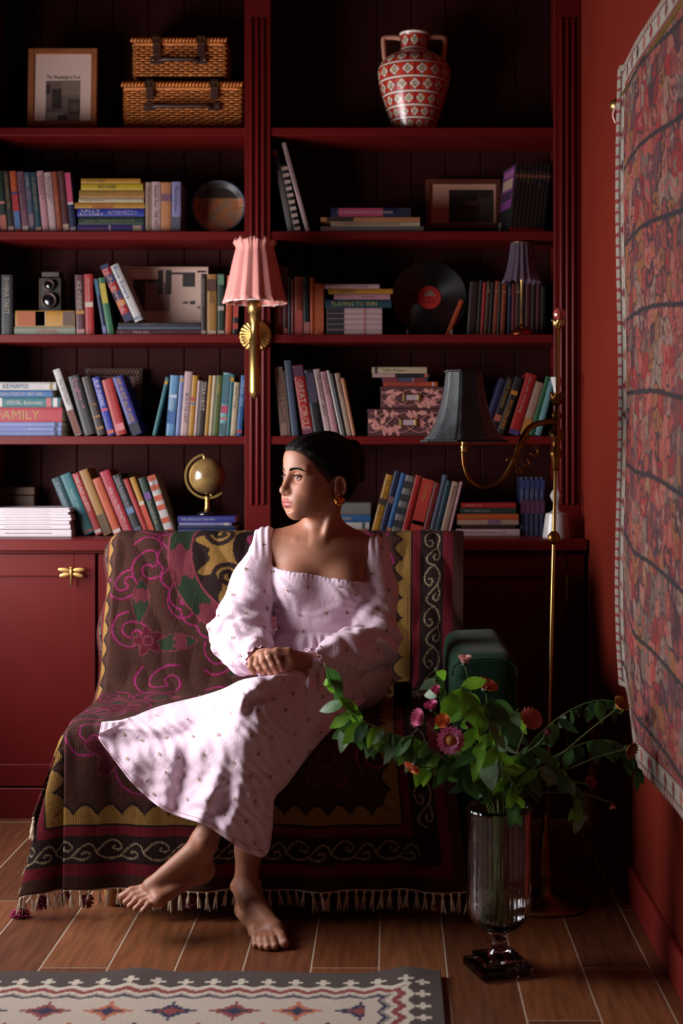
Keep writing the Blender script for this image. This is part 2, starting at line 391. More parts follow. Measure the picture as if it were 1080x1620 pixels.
# --- left bay, second shelf
row('in the row left of the yellow stack', 'paperbacks on the second shelf', B_, [
 (1, 11, 97, 5.6, 'dark_green', dict(bands=[('#c46a58', .02, .28), ('#d98a7a', .46, .5)], desc='dark green and salmon paperback')),
 (13, 10, 97, 5.6, 'charcoal', dict(text='THE STARLESS SEA', tc='#b08a3a', frac=(.15, .95), bands=[('#c9a08a', .02, .09)])),
 (24, 10, 97, 5.6, 'orange', dict(bands=[('#c0202a', .34, .62), ('#4a78b0', .05, .34), ('#3a3a78', .62, .66)], desc='red-orange-blue paperback')),
 (35.5, 10.5, 96, 5.6, 'mauve', dict(text='THE GLASS HOUSE', tc='#3a2030', bands=[('#d8b8b0', .02, .1)])),
 (47, 8.5, 95, 5.6, 'slate', dict(bands=[('#8a6a78', .1, .3), ('#6a5a70', .55, .7)], text='NOTES', tc='#c9b8c0')),
 (56.5, 9.5, 95, 5.6, 'dark_teal', dict(text='A LITTLE LIFE OF', tc='#b08a5a', bands=[('#c9a08a', .02, .08)])),
 (67, 10.5, 97, 5.6, 'pink', dict(text='Every thing I know|about the days', tc='#4a3038')),
 (78.5, 11, 95, 5.6, 'pale_pink', dict(text='Every thing I know|about the nights', tc='#4a3038')),
 (90.5, 8.5, 96, 5.6, 'rust', dict(text='THE ROOM', tc='#d99060', frac=(.1, .6))),
 (100, 10, 97, 5.6, 'maroon', dict(text='NORMAL HOURS', tc='#8a5a50', bands=[('#d0a890', .02, .13)])),
 (111, 9.5, 95, 5.6, 'navy', dict(bands=[('#d8406c', .5, .99), ('#e8d0d0', .46, .5), ('#c8a8b0', .02, .08)], desc='navy and hot pink paperback'))], d=.13, kind='paperback')
stack('of the yellow-topped stack', 'books lying in the yellow-topped stack', B_, 0, [
 (122, 228, 11.5, 'purple', dict(bands=[('#c8a8c0', .5, .53), ('#c9a08a', .04, .17)], text='conversations', tc='#c05a78', frac=(.55, .95))),
 (124, 227, 13, 'dark_green', dict(text='beautiful   WHERE ARE YOU NOW', tc='#8a8a70', size=.011)),
 (122, 228, 12.5, 'royal_blue', dict(text='INTERMEZZO', tc='#b8b0e0', frac=(.1, .54), size=.02, text2='SALLY|ROONEY', bands=[])),
 (118, 229, 9, 'gold', dict(bands=[('#b86a10', .45, .75)])),
 (124, 227, 6.5, 'cream', dict(text='the paper palace', tc='#b08050', size=.008)),
 (125, 228, 12.5, 'tan', dict(desc='pale tan book')),
 (128, 226, 10.5, 'yellow', dict(text='HOOKED', tc='#2a2010', frac=(.34, .72), size=.019)),
 (128, 222, 7.5, 'gold', dict(text='GOOD VIBES    .   .', tc='#5a3a10', size=.009, desc='golden yellow paperback'))], d=.13)
_e = [o for o in bpy.data.objects if o.name.startswith('book') and 'third from the bottom of the yellow' in o.get('label', '')][0]
lettering('SALLY', _e, .0135, (.0195, -.0009, .218), (0, 0, -1), (1, 0, 0), pmat('#d8d0e8'), width=.066); lettering('ROONEY', _e, .0135, (.0075, -.0009, .222), (0, 0, -1), (1, 0, 0), pmat('#d8d0e8'), width=.082)
row('of four beside the round plate', 'upright books beside the round plate', B_, [
 (230, 9.3, 79, 0, 'beige', dict(text='THE LIVING ROOM DIARIES', tc='#5a3a3a', size=.012)),
 (239.8, 13.6, 80, 0, 'pale_pink', dict(text='Danielle Steel   THE CAST', tc='#4a3a48', size=.017)),
 (254.2, 16, 79, 0, 'peach', dict(bands=[('#8a5a70', .62, .77)])),
 (271.5, 14, 80, 0, 'lavender', dict(text='Nocturnes', tc='#2a2a40', frac=(.4, .9), bands=[('#5a5a6a', .02, .3)]))], d=.15, hard=True)
# --- left bay, third shelf
row('book left of the camera', 'books on the third shelf', C_, [(1.5, 18, 95, 0, 'black', dict(text='DONNA TARTT', tc='#b0a090', size=.026, frac=(.35, .95), bands=[], desc='thick black book'))], d=.15)
zc = stack('under the old box camera', 'books lying under the camera', C_, 0, [
 (22.5, 119, 13, 'grey_green', dict(text='FANGIRL', tc='#c8606a', size=.022, frac=(.28, .62))),
 (24, 118, 25, 'gold', dict(bands=[('#6a4a38', .01, .2), ('#b85a18', .5, .97), ('#e8d8b8', .49, .66)], text=None, desc='thick orange and brown book'))], d=.15)
row('right of the camera', 'books right of the camera', C_, [
 (120.5, 14, 95, 1.6, 'maroon', dict(text='ACE of SPADES', tc='#c9b8a8', frac=(.42, .9), size=.02, bands=[('#d09090', .02, .09), ('#c98a30', .35, .4)])),
 (135.3, 13.5, 96, 1.6, 'red', dict(text='HARD BOILED WORLD', tc='#e8c0b0', frac=(.55, .94), size=.009, bands=[('#d8c8b8', .46, .54)])),
 (163, 6, 90, 9.5, 'navy', dict(bands=[('#8a8ac0', .02, .15), ('#3a6a88', .7, .98)])),
 (170, 10, 91, 9.5, 'green', dict(bands=[('#c9b030', .55, .9)], hard=True))], d=.14)
zs = stack('under the plan drawing', 'books under the plan drawing', C_, 0, [
 (184, 317, 8.5, 'maroon', dict(text='S       TRAVEL', tc='#e0b0a8', size=.013, frac=(.3, .95))),
 (186, 317, 5.2, 'slate', dict(text='ARCHITECTURE NOW', tc='#9a8a90', size=.006, frac=(.3, .7))),
 (187, 316, 5.2, 'charcoal', dict(text='MODERN HOUSES', tc='#9a8a90', size=.006, frac=(.3, .7)))], d=.17)
book('red and navy patterned paperback slanting left above the maroon travel book', 'slanted books on the travel books', 197.2, zs, 14, 97, 24, 'red', text='Hello Beautiful', tc='#e8c0b8', bands=[('#22265a', .0, .13), ('#22265a', .38, .52), ('#22265a', .68, .82), ('#22265a', .93, 1), ('#e08a30', .27, .36)], d=.13)
book('white paperback with blue title slanting left against the plan drawing', 'slanted books on the travel books', 213.6, zs, 13, 97, 24, 'white', text='Blue Sisters', tc='#5a7aa8', frac=(.4, .97), size=.021, bands=[('#8a98a8', .03, .08)], d=.13)
row('in the row beside the sconce shade', 'books under the sconce shade', C_, [
 (317.8, 8, 97, 0, 'dark_brown', dict(text='THE NIGHT CIRCUS', tc='#a89080', bands=[('#c8a8a0', .02, .07)])),
 (327.2, 15, 96, 0, 'tan', dict(text='BABEL', tc='#5a3010', frac=(.5, .75), bands=[('#5a2e14', .72, .92), ('#d8c0a0', .02, .07)], desc='brown-gold book')),
 (343.6, 11, 97, 0, 'dark_green', dict(bands=[('#6a9a78', .82, .98), ('#c8b0a8', .4, .47), ('#c8b0a8', .02, .07)])),
 (365.5, 10, 94, -2, 'orange', dict(text='YELLOWFACE', tc='#f0b090', frac=(.2, .9), size=.009)),
 (376, 9, 92, -2, 'charcoal', dict(bands=[('#c84030', .3, .55), ('#c84030', .1, .2), ('#c84030', .7, .85)], desc='black and red patterned paperback'))], d=.13)
# --- left bay, fourth shelf
stack('of the crimson-banded stack at far left', 'books lying at the left of the fourth shelf', D_, 0, [
 (-14, 97, 7.2, 'periwinkle', dict(bands=[('#2a2a5a', .05, .1)])), (-14, 97, 7.2, 'periwinkle', dict(bands=[('#2a2a5a', .06, .11), ('#7a86c8', .5, .95)])), (-14, 97.5, 7.2, 'periwinkle', dict(bands=[('#2a2a5a', .05, .1)])),
 (-14, 98, 23, 'crimson', dict(text='FAMILY', tc='#c89a50', frac=(.16, .92), size=.045, hard=True)),
 (-14, 95, 15.5, 'teal', dict(text='VISUAL dictionary', tc='#e8e0d8', frac=(.25, .78), size=.02, bands=[('#e8e0e0', .04, .1), ('#d86a70', .13, .2), ('#e8e0d8', .84, .88)], desc='bright teal hardback')),
 (-16, 83, 11, 'blue', dict(text='THE LEAN STARTUP  ERIC RIES', tc='#d8c8c8', frac=(.15, .98), size=.014)),
 (-14, 89, 12.5, 'white', dict(text='KIDNAPPED', tc='#1f5a80', frac=(.42, .82), size=.022, bands=[('#a08030', .06, .1)]))], d=.15)
row('in the fanned-out row', 'slanted books on the fourth shelf', D_, [
 (119, 11, 110, 19, 'white', dict(text='THE TESTAMENT', tc='#6a5a50', frac=(.45, .85), bands=[('#7a3a28', .01, .38)], desc='tall white and brown book')),
 (134, 17, 97, 16, 'charcoal', dict(text='Daughter of|the Moon', tc='#c07a98', frac=(.4, .95), size=.03)),
 (154, 13, 96, 15.5, 'dark_brown', dict(bands=[('#a8722a', .1, .14), ('#a8722a', .3, .33), ('#7a5020', .5, .53)], desc='dark brown book with gold twigs')),
 (170.5, 11.5, 95, 15.5, 'royal_blue', dict(text='ELIF SHAFAK', tc='#e0d8f0', frac=(.5, .95), size=.02, bands=[('#d8683a', .03, .09), ('#d84a6a', .42, .46)])),
 (184, 16.5, 91, 15, 'red', dict(bands=[('#e88a90', .08, .2)])),
 (209, 16, 97, 19, 'violet', dict(text='WE HUNT the FLAME', tc='#c8923c', frac=(.22, .97), size=.026, bands=[('#1c1a30', .01, .2)], desc='blue-violet book with gold lettering'))], d=.14)
row('in the row below the sconce', 'colourful books ending at the pilaster', D_, [
 (246, 5.5, 95, -13, 'teal', dict(bands=[('#d0a030', .88, .94)], desc='thin teal paperback')),
 (275.5, 13.5, 96, -4.3, 'sky_blue', dict(text='Lonely Planet', tc='#e8f0f8', frac=(.4, .68), size=.016, bands=[('#3a6ab0', .2, .42), ('#cfe2f2', .63, .68)], desc='sky blue photo-spine book')),
 (284, 7, 96, -4.3, 'periwinkle', dict(bands=[('#c8a040', .9, .95)])),
 (296.5, 12, 102, -4.3, 'pale_pink', dict(text='BUILT TO LAST', tc='#3a3438', frac=(.2, .66), size=.014, desc='tall greyish pink book')),
 (305.7, 8.6, 96, -4.3, 'gold', dict(bands=[('#c04030', .58, .63), ('#4a78b8', .52, .55)])),
 (310.5, 4.3, 88, -4.3, 'pale_pink', dict(desc='thin pale pink paperback')),
 (322.5, 11.5, 87, -4.3, 'dark_brown', dict(text='TERRORIST', tc='#d0b8b0', frac=(.4, .98), size=.02)),
 (329, 6, 96, -4.3, 'gold', dict(desc='thin yellow paperback')),
 (335, 5.5, 96, -4.3, 'cream'), (345, 9.5, 96, -4.3, 'olive', dict(text='GARDEN', tc='#c8b040', frac=(.4, .9))),
 (357, 11.2, 100, -4.3, 'aqua', dict(bands=[('#d04a70', .36, .48), ('#4a7a88', .5, .97), ('#50707a', .02, .2), ('#c89080', .25, .3)], desc='grey-teal book with pink flowers')),
 (363.4, 6, 98, -4.3, 'teal', dict(bands=[('#d8a030', .88, .95)])),
 (372.3, 8.5, 85, -4.3, 'cream', dict(text='Small Things', tc='#6a5048', desc='short cream book')),
 (381.8, 8.5, 96, -4.6, 'blue', dict(text='THE DIP   SETH', tc='#d0e0f0', bands=[('#c84048', .05, .1)]))], d=.13)
# --- left bay, worktop
row('in the row left of the globe', 'slanted books left of the globe', ZT, [
 (117, 14, 96, 22, 'dark_teal', dict(text='Convenience Store', tc='#a8c0c8')),
 (133, 16.5, 102, 22, 'teal', dict(text='SILENT SPRING', tc='#a8d0d0', frac=(.15, .75), size=.013, bands=[('#d06048', .03, .06)])),
 (151.5, 11, 104, 21.5, 'red', dict(text='THE LAST QUEEN', tc='#f0c8b8', frac=(.25, .97), size=.017, bands=[('#e8d0c8', .03, .08)])),
 (164.5, 13.5, 109, 21.5, 'tan', dict(bands=[('#6a4c20', .01, .31)], desc='tall gold and brown book')),
 (180.5, 13, 95, 21.5, 'orange', dict(text='penguin poems', tc='#c83a18', bands=[('#f0d8d0', .03, .09)], size=.009, desc='orange white-edged paperback')),
 (196.5, 15, 107, 21.5, 'crimson', dict(text='what is the PROPHETS SO?', tc='#f0c8c8', frac=(.06, .75), size=.02)),
 (214.5, 12.5, 101, 21.5, 'charcoal', dict(text='THE RAVEN BOYS', tc='#a8a8b0', frac=(.1, .95), bands=[('#56607a', .01, .12), ('#6a8ab8', .35, .45)])),
 (229.5, 7.5, 95, 21.5, 'red', dict(desc='thin red paperback')),
 (238.5, 8.5, 97, 20.5, 'gold', dict(bands=[('#d84a28', .05, .52), ('#e8d8c0', .52, .58)], desc='yellow and orange paperback')),
 (249, 11, 95, 19, 'dark_green', dict(text='The Jungle Book', tc='#c8b8a8', frac=(.2, .6), bands=[('#7a4a98', .62, .74)])),
 (262.5, 13.5, 97, 18, 'white', dict(bands=[('#d8542a', a, a+.09) for a in (.0, .2, .42, .58, .76, .92)], desc='white book with orange-red stripes', text='FINAL', tc='#6a3a28', frac=(.3, .97)))], d=.14, Y=4.9)
zg = stack('under the globe', 'blue books under the globe', ZT, 0, [
 (282, 373, 9.5, 'blue', dict(bands=[('#1c3a80', .3, .7)])), (281, 371, 6, 'navy', dict(desc='thin navy book')), (283, 366, 4.5, 'lavender', dict(desc='thin lavender book', bands=[('#d8c8c0', .05, .14)])),
 (281, 372, 10, 'violet', dict(text='THE OBSTACLE IS THE WAY', tc='#c8c8f0', frac=(.35, .94), size=.013, desc='violet-blue hardback'))], d=.13, Y=4.9)
# --- right bay, second shelf
row('of the tall leaning trio', 'tall thin books leaning on the pilaster', B_, [
 (455, 9, 132, 11.3, 'grey', dict(bands=[('#2a2018', .75, .92), ('#b8602a', .92, .98)], desc='tall grey and black book')),
 (465.5, 11, 108, 11.8, 'black', dict(bands=[('#d8b8a8', a/10+.02, a/10+.07) for a in range(10)], desc='black notebook with pale banded spine')),
 (483.5, 6.5, 146, 15.2, 'pale_pink', dict(text='the world atlas of design and travel', tc='#3a2828', size=.008, desc='very tall thin white-pink book'))], d=.2)
stack('left of the framed photograph', 'books lying beside the framed picture', B_, 0, [
 (507, 670, 9.5, 'grey', dict(text='HAMPI', tc='#c86a58', frac=(.7, .96), size=.018, desc='long grey book')),
 (523, 664, 7, 'cream', dict(text='THE CHILDREN\'S BOOK OF KNOWLEDGE', tc='#c03a28', frac=(.1, .97), size=.013, desc='cream book with red lettering')),
 (507, 664, 7, 'peach', dict(bands=[('#2a1a18', .67, .94)], text=None)),
 (523, 650, 14.5, 'navy', dict(text='1001 BIZARRE QUESTIONS ANSWERED', tc='#e8c8d0', frac=(.22, .92), size=.012, bands=[('#c83a6a', .35, .9), ('#1c1a3a', .0, .15)], desc='navy book with pink streaks'))], d=.18)
ya = math.radians(14.5)
for i in range(9):
    Yq = 4.915+i*.0138*math.sin(ya)
    e_ = book(f'black comic volume right of the framed photograph, {ORD[i]} from the left of nine', 'matching black comic volumes', 811+i*6.2, B_, 6.2, 111, -6.5, 'charcoal',
         text=['A GAME OF YOU', 'FABLES', 'SANDMAN', 'THE WAKE', 'SEASONS', 'DOLLS', 'BRIEF LIVES', 'WORLDS', 'THE END'][i], tc='#c89a60' if i % 2 else '#a08a90', frac=(.35, .88), size=.009, bands=[('#c83030', .01, .07), ('#b86858', .8, .84)], d=.14, Y=Yq, yaw=ya)
    if i == 0:
        T = mb_(6.2, Yq); cp = mk('cover_art', *cbox(-T-.0006, -T, .012, .128, .09, .235), pmat('#8a3a8a'), e_)
        for j, (z0, z1, c_) in enumerate(((.205, .225, '#b868a0'), (.16, .195, '#c8a890'), (.12, .15, '#3a2040'))): mk('cover_print', *cbox(-T-.0009-.0001*j, -T, .02, .12, z0, z1), pmat(c_), cp)
        mk('barcode_sticker', *cbox(-T-.0007, -T, .10, .126, .01, .05), pmat('#c8b0a8'), e_)
# --- right bay, third shelf
row('in the row right of the sconce', 'dim books right of the sconce', C_, [
 (433, 13.5, 111, 0, 'dark_red', dict(desc='tall dark red book')), (447.3, 7.5, 107, 0, 'maroon', dict(bands=[('#c86a5a', .02, .1)])), (455.5, 4.6, 92, 0, 'charcoal'), (460.6, 4.6, 88, 0, 'dark_red', dict(desc='thin dark red book')),
 (465.8, 13.2, 92, 0, 'rust', dict(bands=[('#c8504a', .01, .42)], text='THE ATLAS', tc='#8a3a28', frac=(.5, .9))), (479.6, 10.4, 92, 0, 'black', dict(bands=[('#c87a70', .02, .22)], desc='black book with pink foot')),
 (490.4, 6, 91, 0, 'orange', dict(desc='thin orange book')), (497, 15.2, 81, 0, 'orange', dict(bands=[('#c05a20', .05, .95)], desc='thick short orange book'))], d=.14)
zz = stack('of the set left of the record', 'pink and black set of books', C_, 0,
 [(517, 604, 8.3, 'pale_pink', dict(bands=[('#1c1418', .69, .995), ('#c07068', .3, .33)], desc='pink-and-black paperback')) for i in range(5)], d=.14)
stack('above the pink-black set', 'books on the pink and black set', zz, 0, [
 (514, 619, 13, 'dark_teal', dict(text='PLAYING TO WIN', tc='#c8c060', frac=(.22, .9), size=.021, bands=[])),
 (528, 617, 8.5, 'pink', dict(text='the memory', tc='#7a4a48', frac=(.2, .5), size=.008)), (519, 621, 8, 'gold', dict(text='CREATIVITY', tc='#6a3a68', frac=(.3, .85), size=.012)),
 (513, 600, 7, 'pale_pink', dict(text='Seventeen', tc='#4a4a98', frac=(.2, .45), size=.009))], d=.14)
it = []
for (px, t, h, c) in ((752, 14, 87, 'dark_brown'), (758, 5, 90, 'charcoal'), (764, 5.2, 86, 'red'), (771, 6.2, 88, 'brown'), (776.5, 4.8, 86, 'black'), (785, 7, 88, 'rust'), (790, 4.8, 86, 'charcoal'), (797.6, 7, 87, 'rust'), (808, 6, 84, 'navy'), (814, 5.6, 86, 'dark_red'), (820.8, 6.4, 87, 'brown'), (829, 8, 86, 'charcoal'), (838, 8, 84, 'maroon'), (846, 7, 86, 'dark_brown'), (853.5, 6.6, 83, 'maroon'), (861.5, 7, 80, 'charcoal')):
    it.append((px, t, h, -3.5 if px < 786 else (-2.5 if px < 800 else -1), c, dict(bands=[('#a8805a', .8, .83)] if c in ('brown', 'rust') else [], text='ANNUAL' if c in ('navy', 'brown') else None, tc='#a88a60')))
row('behind the glass lamp', 'dark books behind the glass lamp', C_, it, d=.14, Y=4.98)
book('orange book leaning on the dark row behind the record', 'dark books behind the glass lamp', 710, C_, 7, 62, -22, 'orange', d=.12, Y=5.0)
# --- right bay, fourth shelf
row('above her head', 'books leaning on the fourth shelf', D_, [
 (443.5, 13, 109, 5.5, 'beige', dict(text='ARISTOTLE & DANTE', tc='#5a2a28', frac=(.05, .97), size=.02)), (457.2, 3.6, 103, 5.5, 'brown', dict(desc='thin brown book')), (461.5, 10.5, 120, 6, 'slate', dict(desc='tall slate book')),
 (479, 17, 112, 8.8, 'red', dict(text='GREAT CIRCLE', tc='#e8b8a8', frac=(.08, .8), size=.03, bands=[('#5a2a50', .84, .99), ('#7a2a50', .0, .1)])), (497, 14, 105, 8.8, 'black', dict(bands=[('#4a3a58', .5, .95)])),
 (514.5, 10, 107, 10.5, 'pale_pink', dict(text='THE MIDNIGHT LIBRARY', tc='#5a3838')), (525.3, 10, 103, 10.5, 'pink', dict(text='LEAN IN', tc='#8a5858', frac=(.6, .95), size=.017)),
 (538.6, 3.6, 106, 12, 'white', dict(desc='thin white book')), (542.7, 5, 101, 12, 'charcoal'), (548.8, 8, 101, 11.5, 'beige', dict(text='THE MUSEUM', tc='#6a3a28')), (557.4, 5, 93, 11.5, 'peach')], d=.13)
row('behind the black shade', 'books leaning right behind the black shade', D_, [
 (770, 10, 94, -19, 'navy', dict(desc='navy blue book')), (782.5, 11, 95, -19, 'black', dict(text='LOST COUNTRY', tc='#c89a38', frac=(.3, .95), bands=[('#c8604a', .25, .36)])), (795.6, 12, 96, -19, 'charcoal', dict(text='MOCKINGBIRD', tc='#d88a28', frac=(.1, .6), size=.02, bands=[('#d88a28', .7, .77)])),
 (820, 17, 100, -17, 'red', dict(text='the art of feeling', tc='#e8b0a0', frac=(.2, .95), size=.013, bands=[('#4a3a80', .0, .08)])), (834.6, 13, 87, -17, 'beige', dict(bands=[('#d88a28', .01, .3)], desc='beige and orange book')),
 (844, 8, 97, -16.5, 'green', dict()), (854.5, 9, 89, -14.5, 'aqua', dict(desc='pale aqua book'))], d=.13)
# --- right bay, worktop
stack('behind her neck', 'books lying behind her neck', ZT, 0, [(528, 582, 10, 'orange', dict(desc='red-orange book')), (526, 584, 11, 'white', dict(bands=[('#3a5a48', .12, .2)])), (525, 586, 11, 'blue', dict(text='ANSWERS', tc='#d8c8b0')), (530, 586, 19, 'grey', dict(desc='thick grey-brown book'))], d=.14, Y=4.9)
row('in the row above the sofa back', 'books leaning right above the sofa back', ZT, [
 (597, 11.5, 98, -14.5, 'gold', dict(text='the inheritance', tc='#5a3a18', bands=[('#2a2018', .5, .6)], desc='orange-yellow book')), (608, 10, 104, -14.5, 'navy', dict(bands=[('#8a5a58', .5, .6)])), (616.5, 7.6, 101, -14.5, 'blue', dict(bands=[('#d07a50', .03, .12)])),
 (632, 14.4, 96, -14.5, 'grey', dict(bands=[('#2c2a2e', a, a+.12) for a in (.12, .34, .56, .78)], desc='grey book with dark squares')), (643, 10, 97, -14.5, 'red', dict(bands=[('#e8a898', .03, .08)])),
 (666, 20, 89, -14, 'orange', dict(bands=[('#d03020', .02, .98), ('#3a1a18', .17, .24)], text='Buddha', tc='#c88a30', frac=(.45, .9), size=.018, desc='thick red-orange book')), (676.6, 10, 85, -14, 'dark_red'),
 (684.2, 7, 98, -14, 'slate'), (693.5, 8, 88, -13.5, 'dark_teal'), (706, 11, 86, -13.5, 'beige', dict(text='Sapiens', tc='#6a3a38')), (711.5, 4, 87, -13.5, 'pink', dict(desc='thin pink book'))], d=.13, Y=4.9)
stack('left of the navy set', 'books lying beside the dark blue set', ZT, 0, [
 (721, 822, 10.5, 'pale_pink', dict(text='absolutely beautiful things  words', tc='#6a4a58', frac=(.08, .9), size=.008)), (730, 815, 6, 'dark_brown', dict(desc='thin dark brown book')), (723, 820, 8, 'beige', dict(bands=[('#8a5a78', .3, .5)])),
 (723, 820, 9, 'orange', dict(text='SHOE DOG STORY', tc='#d8a040', size=.011)), (727, 816, 9, 'dark_green', dict(text='FIRST PRINCIPLES', tc='#a8a898', size=.01)), (729, 816, 8, 'red', dict(text='HIMALAYA  ONE', tc='#e8b0a8', size=.008))], d=.14, Y=4.9)
for i in range(5):
    book(f'navy blue volume, {"leftmost" if i == 0 else ORD[i]+" from the left"} of the matching upright set by the lamp pole', 'matching navy volumes', 823+i*7.8, ZT, 7.4, 92, 0, 'navy', bands=[('#6a2a58', .38, .6), ('#2a3a78', .8, .95)], text='SERIES', tc='#6a78a8', frac=(.62, .8), d=.14, Y=4.91)
# --- magazines on the worktop, brown box behind
zz = ZT; mg = [12, 7.5, 6, 5, 4.5, 4, 3.5, 3]
for i, t in enumerate(mg):
    T = mb_(t, 4.84); xr = 106-(i % 3)*1.5-(2 if i > 4 else 0)
    e = empty('magazine', (xb(xr-55, 4.84), 4.94, zz+.0003)); tag(e, f'white magazine, {"bottom" if i == 0 else ("topmost" if i == len(mg)-1 else ORD[i]+" from the bottom")} of the white stack by the teal books', 'magazine', 'white magazines on the worktop')
    hw = mb_(62, 4.84)
    mk('cover', *cbox(-hw, hw, -.1, .11, 0, T*.92, min(.0012, T*.3)), mat('magazine_white', '#c4b8bc', .4, var=.05), e)
    mk('spine_print', *cbox(-hw*.7, hw*.5, -.1003, -.099, T*.4, T*.52), pmat('#9a90a0'), e); zz += T
bxo = empty('wooden_box', (xb(20, 5.08), 5.08, ZT)); tag(bxo, 'brown wooden box standing in shadow behind the white magazines', 'box')
b = MB(); b.box(-.12, .085, -.03, .05, 0, .135, .003); b.build('body', mat('dark_wood', '#4c301e', .6, var=.2), bxo); mk('lid', *cbox(-.122, .087, -.032, .05, .136, .165, .003), MATS['dark_wood'], bxo)
# ------------------------------------------------------------------ framed pictures
def picture(name, label, x0, x1, y0, y1, Y, wood, fw, matc, pic, tilt, cat='picture', drawing=None, rotz=0.):
    """x0..y1 outer pixels of the frame; pic = (x0,x1,y0,y1) pixels of the print"""
    s = F/Y; cxp = (x0+x1)/2; wd, hg = (x1-x0)/s, (y1-y0)/s
    o = P(cxp, y1, Y); e = empty(name, o); e.rotation_euler = (-tilt, 0, rotz); tag(e, label, cat)
    w2 = wd/2; f_ = fw/s
    for nm_, a in (('frame_stile', (-w2, -w2+f_, -.009, .009, 0, hg)), ('frame_stile', (w2-f_, w2, -.009, .009, 0, hg)), ('frame_rail', (-w2+f_, w2-f_, -.009, .009, 0, f_)), ('frame_rail', (-w2+f_, w2-f_, -.009, .009, hg-f_, hg))):
        mk(nm_, *cbox(*a, .0015), wood, e)
    mk('backing', *cbox(-w2+f_*.5, w2-f_*.5, .004, .008, f_*.5, hg-f_*.5), mat('backing_card', '#4a382c', .8), e)
    mk('mount', *cbox(-w2+f_*.8, w2-f_*.8, -.002, .004, f_*.8, hg-f_*.8), matc, e)
    lx = lambda px: (px-cxp)/s; lz = lambda py: (y1-py)/s
    if drawing: drawing(e, lx, lz)
    return e, lx, lz
M_OAK = mat('frame_oak', '#9a5a34', .5, var=.2, vscale=20, stretch=(1, 1, 6))
M_MAT = mat('mount_card', '#dcbcae', .8)
def slab(e, name, x0, x1, z0, z1, c, y=-.0026): return mk(name, *cbox(x0, x1, y, -.0015, z0, z1), pmat(c), e)
def draw_news(e, lx, lz):
    lettering('The Washington Post', e, .019, (lx(73), -.003, lz(121)), (1, 0, 0), (0, 0, 1), pmat('#2c2226'), width=lx(126)-lx(73), name='masthead_lettering')
    slab(e, 'photo_print', lx(72), lx(126), lz(193), lz(127), '#a08478')
    for i, (a, b, c, d, col) in enumerate(((72, 79, 148, 133, '#5c4644'), (82, 97, 172, 140, '#54423e'), (97, 126, 150, 127, '#b89a8a'), (108, 126, 182, 157, '#6a524a'), (72, 90, 182, 172, '#8a7068'), (74, 100, 193, 178, '#c8b0a2'), (92, 106, 193, 182, '#5c4a44'), (112, 124, 176, 163, '#8c7466'))):
        slab(e, 'photo_detail', lx(a), lx(b), lz(c), lz(d), col, -.003-.0002*i)
picture('framed_newspaper', 'oak-framed newspaper front page leaning beside the wicker hampers', 44, 153, 75, 201.5, 4.98, M_OAK, 9.5, M_MAT, None, .06, drawing=draw_news)
def draw_dark(e, lx, lz):
    slab(e, 'photo_print', lx(710), lx(780), lz(352), lz(300), '#3a2822')
    for i, (a, b, c, d, col) in enumerate(((714, 735, 350, 312, '#241a16'), (735, 755, 325, 316, '#7a4a30'), (757, 780, 350, 312, '#5a4a48'), (720, 755, 345, 333, '#4a3020'), (738, 752, 318, 305, '#1a1212'))):
        slab(e, 'photo_detail', lx(a), lx(b), lz(c), lz(d), col, -.003-.0002*i)
picture('framed_photograph', 'dark framed photograph with wide mount beside the black comic volumes', 673, 792, 283, 361.5, 5.09, mat('frame_mahogany', '#5a2a1c', .45, var=.2), 8, mat('mount_tan', '#c09078', .8), None, .05, drawing=draw_dark)
def draw_plan(e, lx, lz):
    g = '#4a4240'
    for i, (a, b, c, d) in enumerate(((210, 229, 492, 441), (211, 252, 446, 441), (249, 257, 465, 426), (261, 270, 465, 426), (270, 306, 433, 430), (288, 307, 453, 430), (289, 297, 480, 477), (300, 308, 481, 476), (312, 316, 488, 485), (311, 325, 430, 427))):
        slab(e, 'plan_line', lx(a), lx(b), lz(c), lz(d), g, -.003-.0001*i)
    slab(e, 'plan_tint', lx(229), lx(268), lz(492), lz(446), '#b89488', -.0026)
picture('plan_drawing', 'pale framed plan drawing standing on the maroon travel book', 190, 329, 421, 511.5, 5.04, mat('frame_pale', '#b09082', .6), 3, mat('mount_greige', '#c2a294', .8), None, .10, drawing=draw_plan)
# ornate carved dark frame
e = empty('carved_frame', P(179, 689.5, 5.09)); e.rotation_euler = (-.08, 0, 0); tag(e, 'ornate carved dark frame standing behind the slanted books', 'frame')
MC = mat('carved_wood', '#33201a', .45, var=.2); wq, hq = .105, .245
for nm_, a in (('frame_stile', (-wq, -wq+.03, -.008, .008, 0, hq)), ('frame_stile', (wq-.03, wq, -.008, .008, 0, hq)), ('frame_rail', (-wq+.03, wq-.03, -.008, .008, 0, .03)), ('frame_rail', (-wq+.03, wq-.03, -.008, .008, hq-.03, hq))): mk(nm_, *cbox(*a, .003), MC, e)
b = MB()
for (p, q) in (((-wq+.015, hq-.015), (wq-.015, hq-.015)), ((-wq+.015, .02), (-wq+.015, hq-.02)), ((wq-.015, .02), (wq-.015, hq-.02))):
    for i in range(17):
        t = i/16; b.add(ellip((p[0]+(q[0]-p[0])*t, -.011, p[1]+(q[1]-p[1])*t), (.006, .005, .006), 8, 5))
        if i < 16:
            for sg in (-.008, .008): b.add(ellip((p[0]+(q[0]-p[0])*(t+.03)+(sg if p[0] == q[0] else 0), -.010, p[1]+(q[1]-p[1])*(t+.03)+(0 if p[0] == q[0] else sg)), (.004, .004, .004), 6, 4))
b.build('carved_beading', mat('carved_wood_worn', '#6a4a3e', .5), e, True)
mk('mount', *cbox(-wq+.028, wq-.028, 0, .006, .028, hq-.028), mat('mount_mauve', '#6a4a48', .7), e)
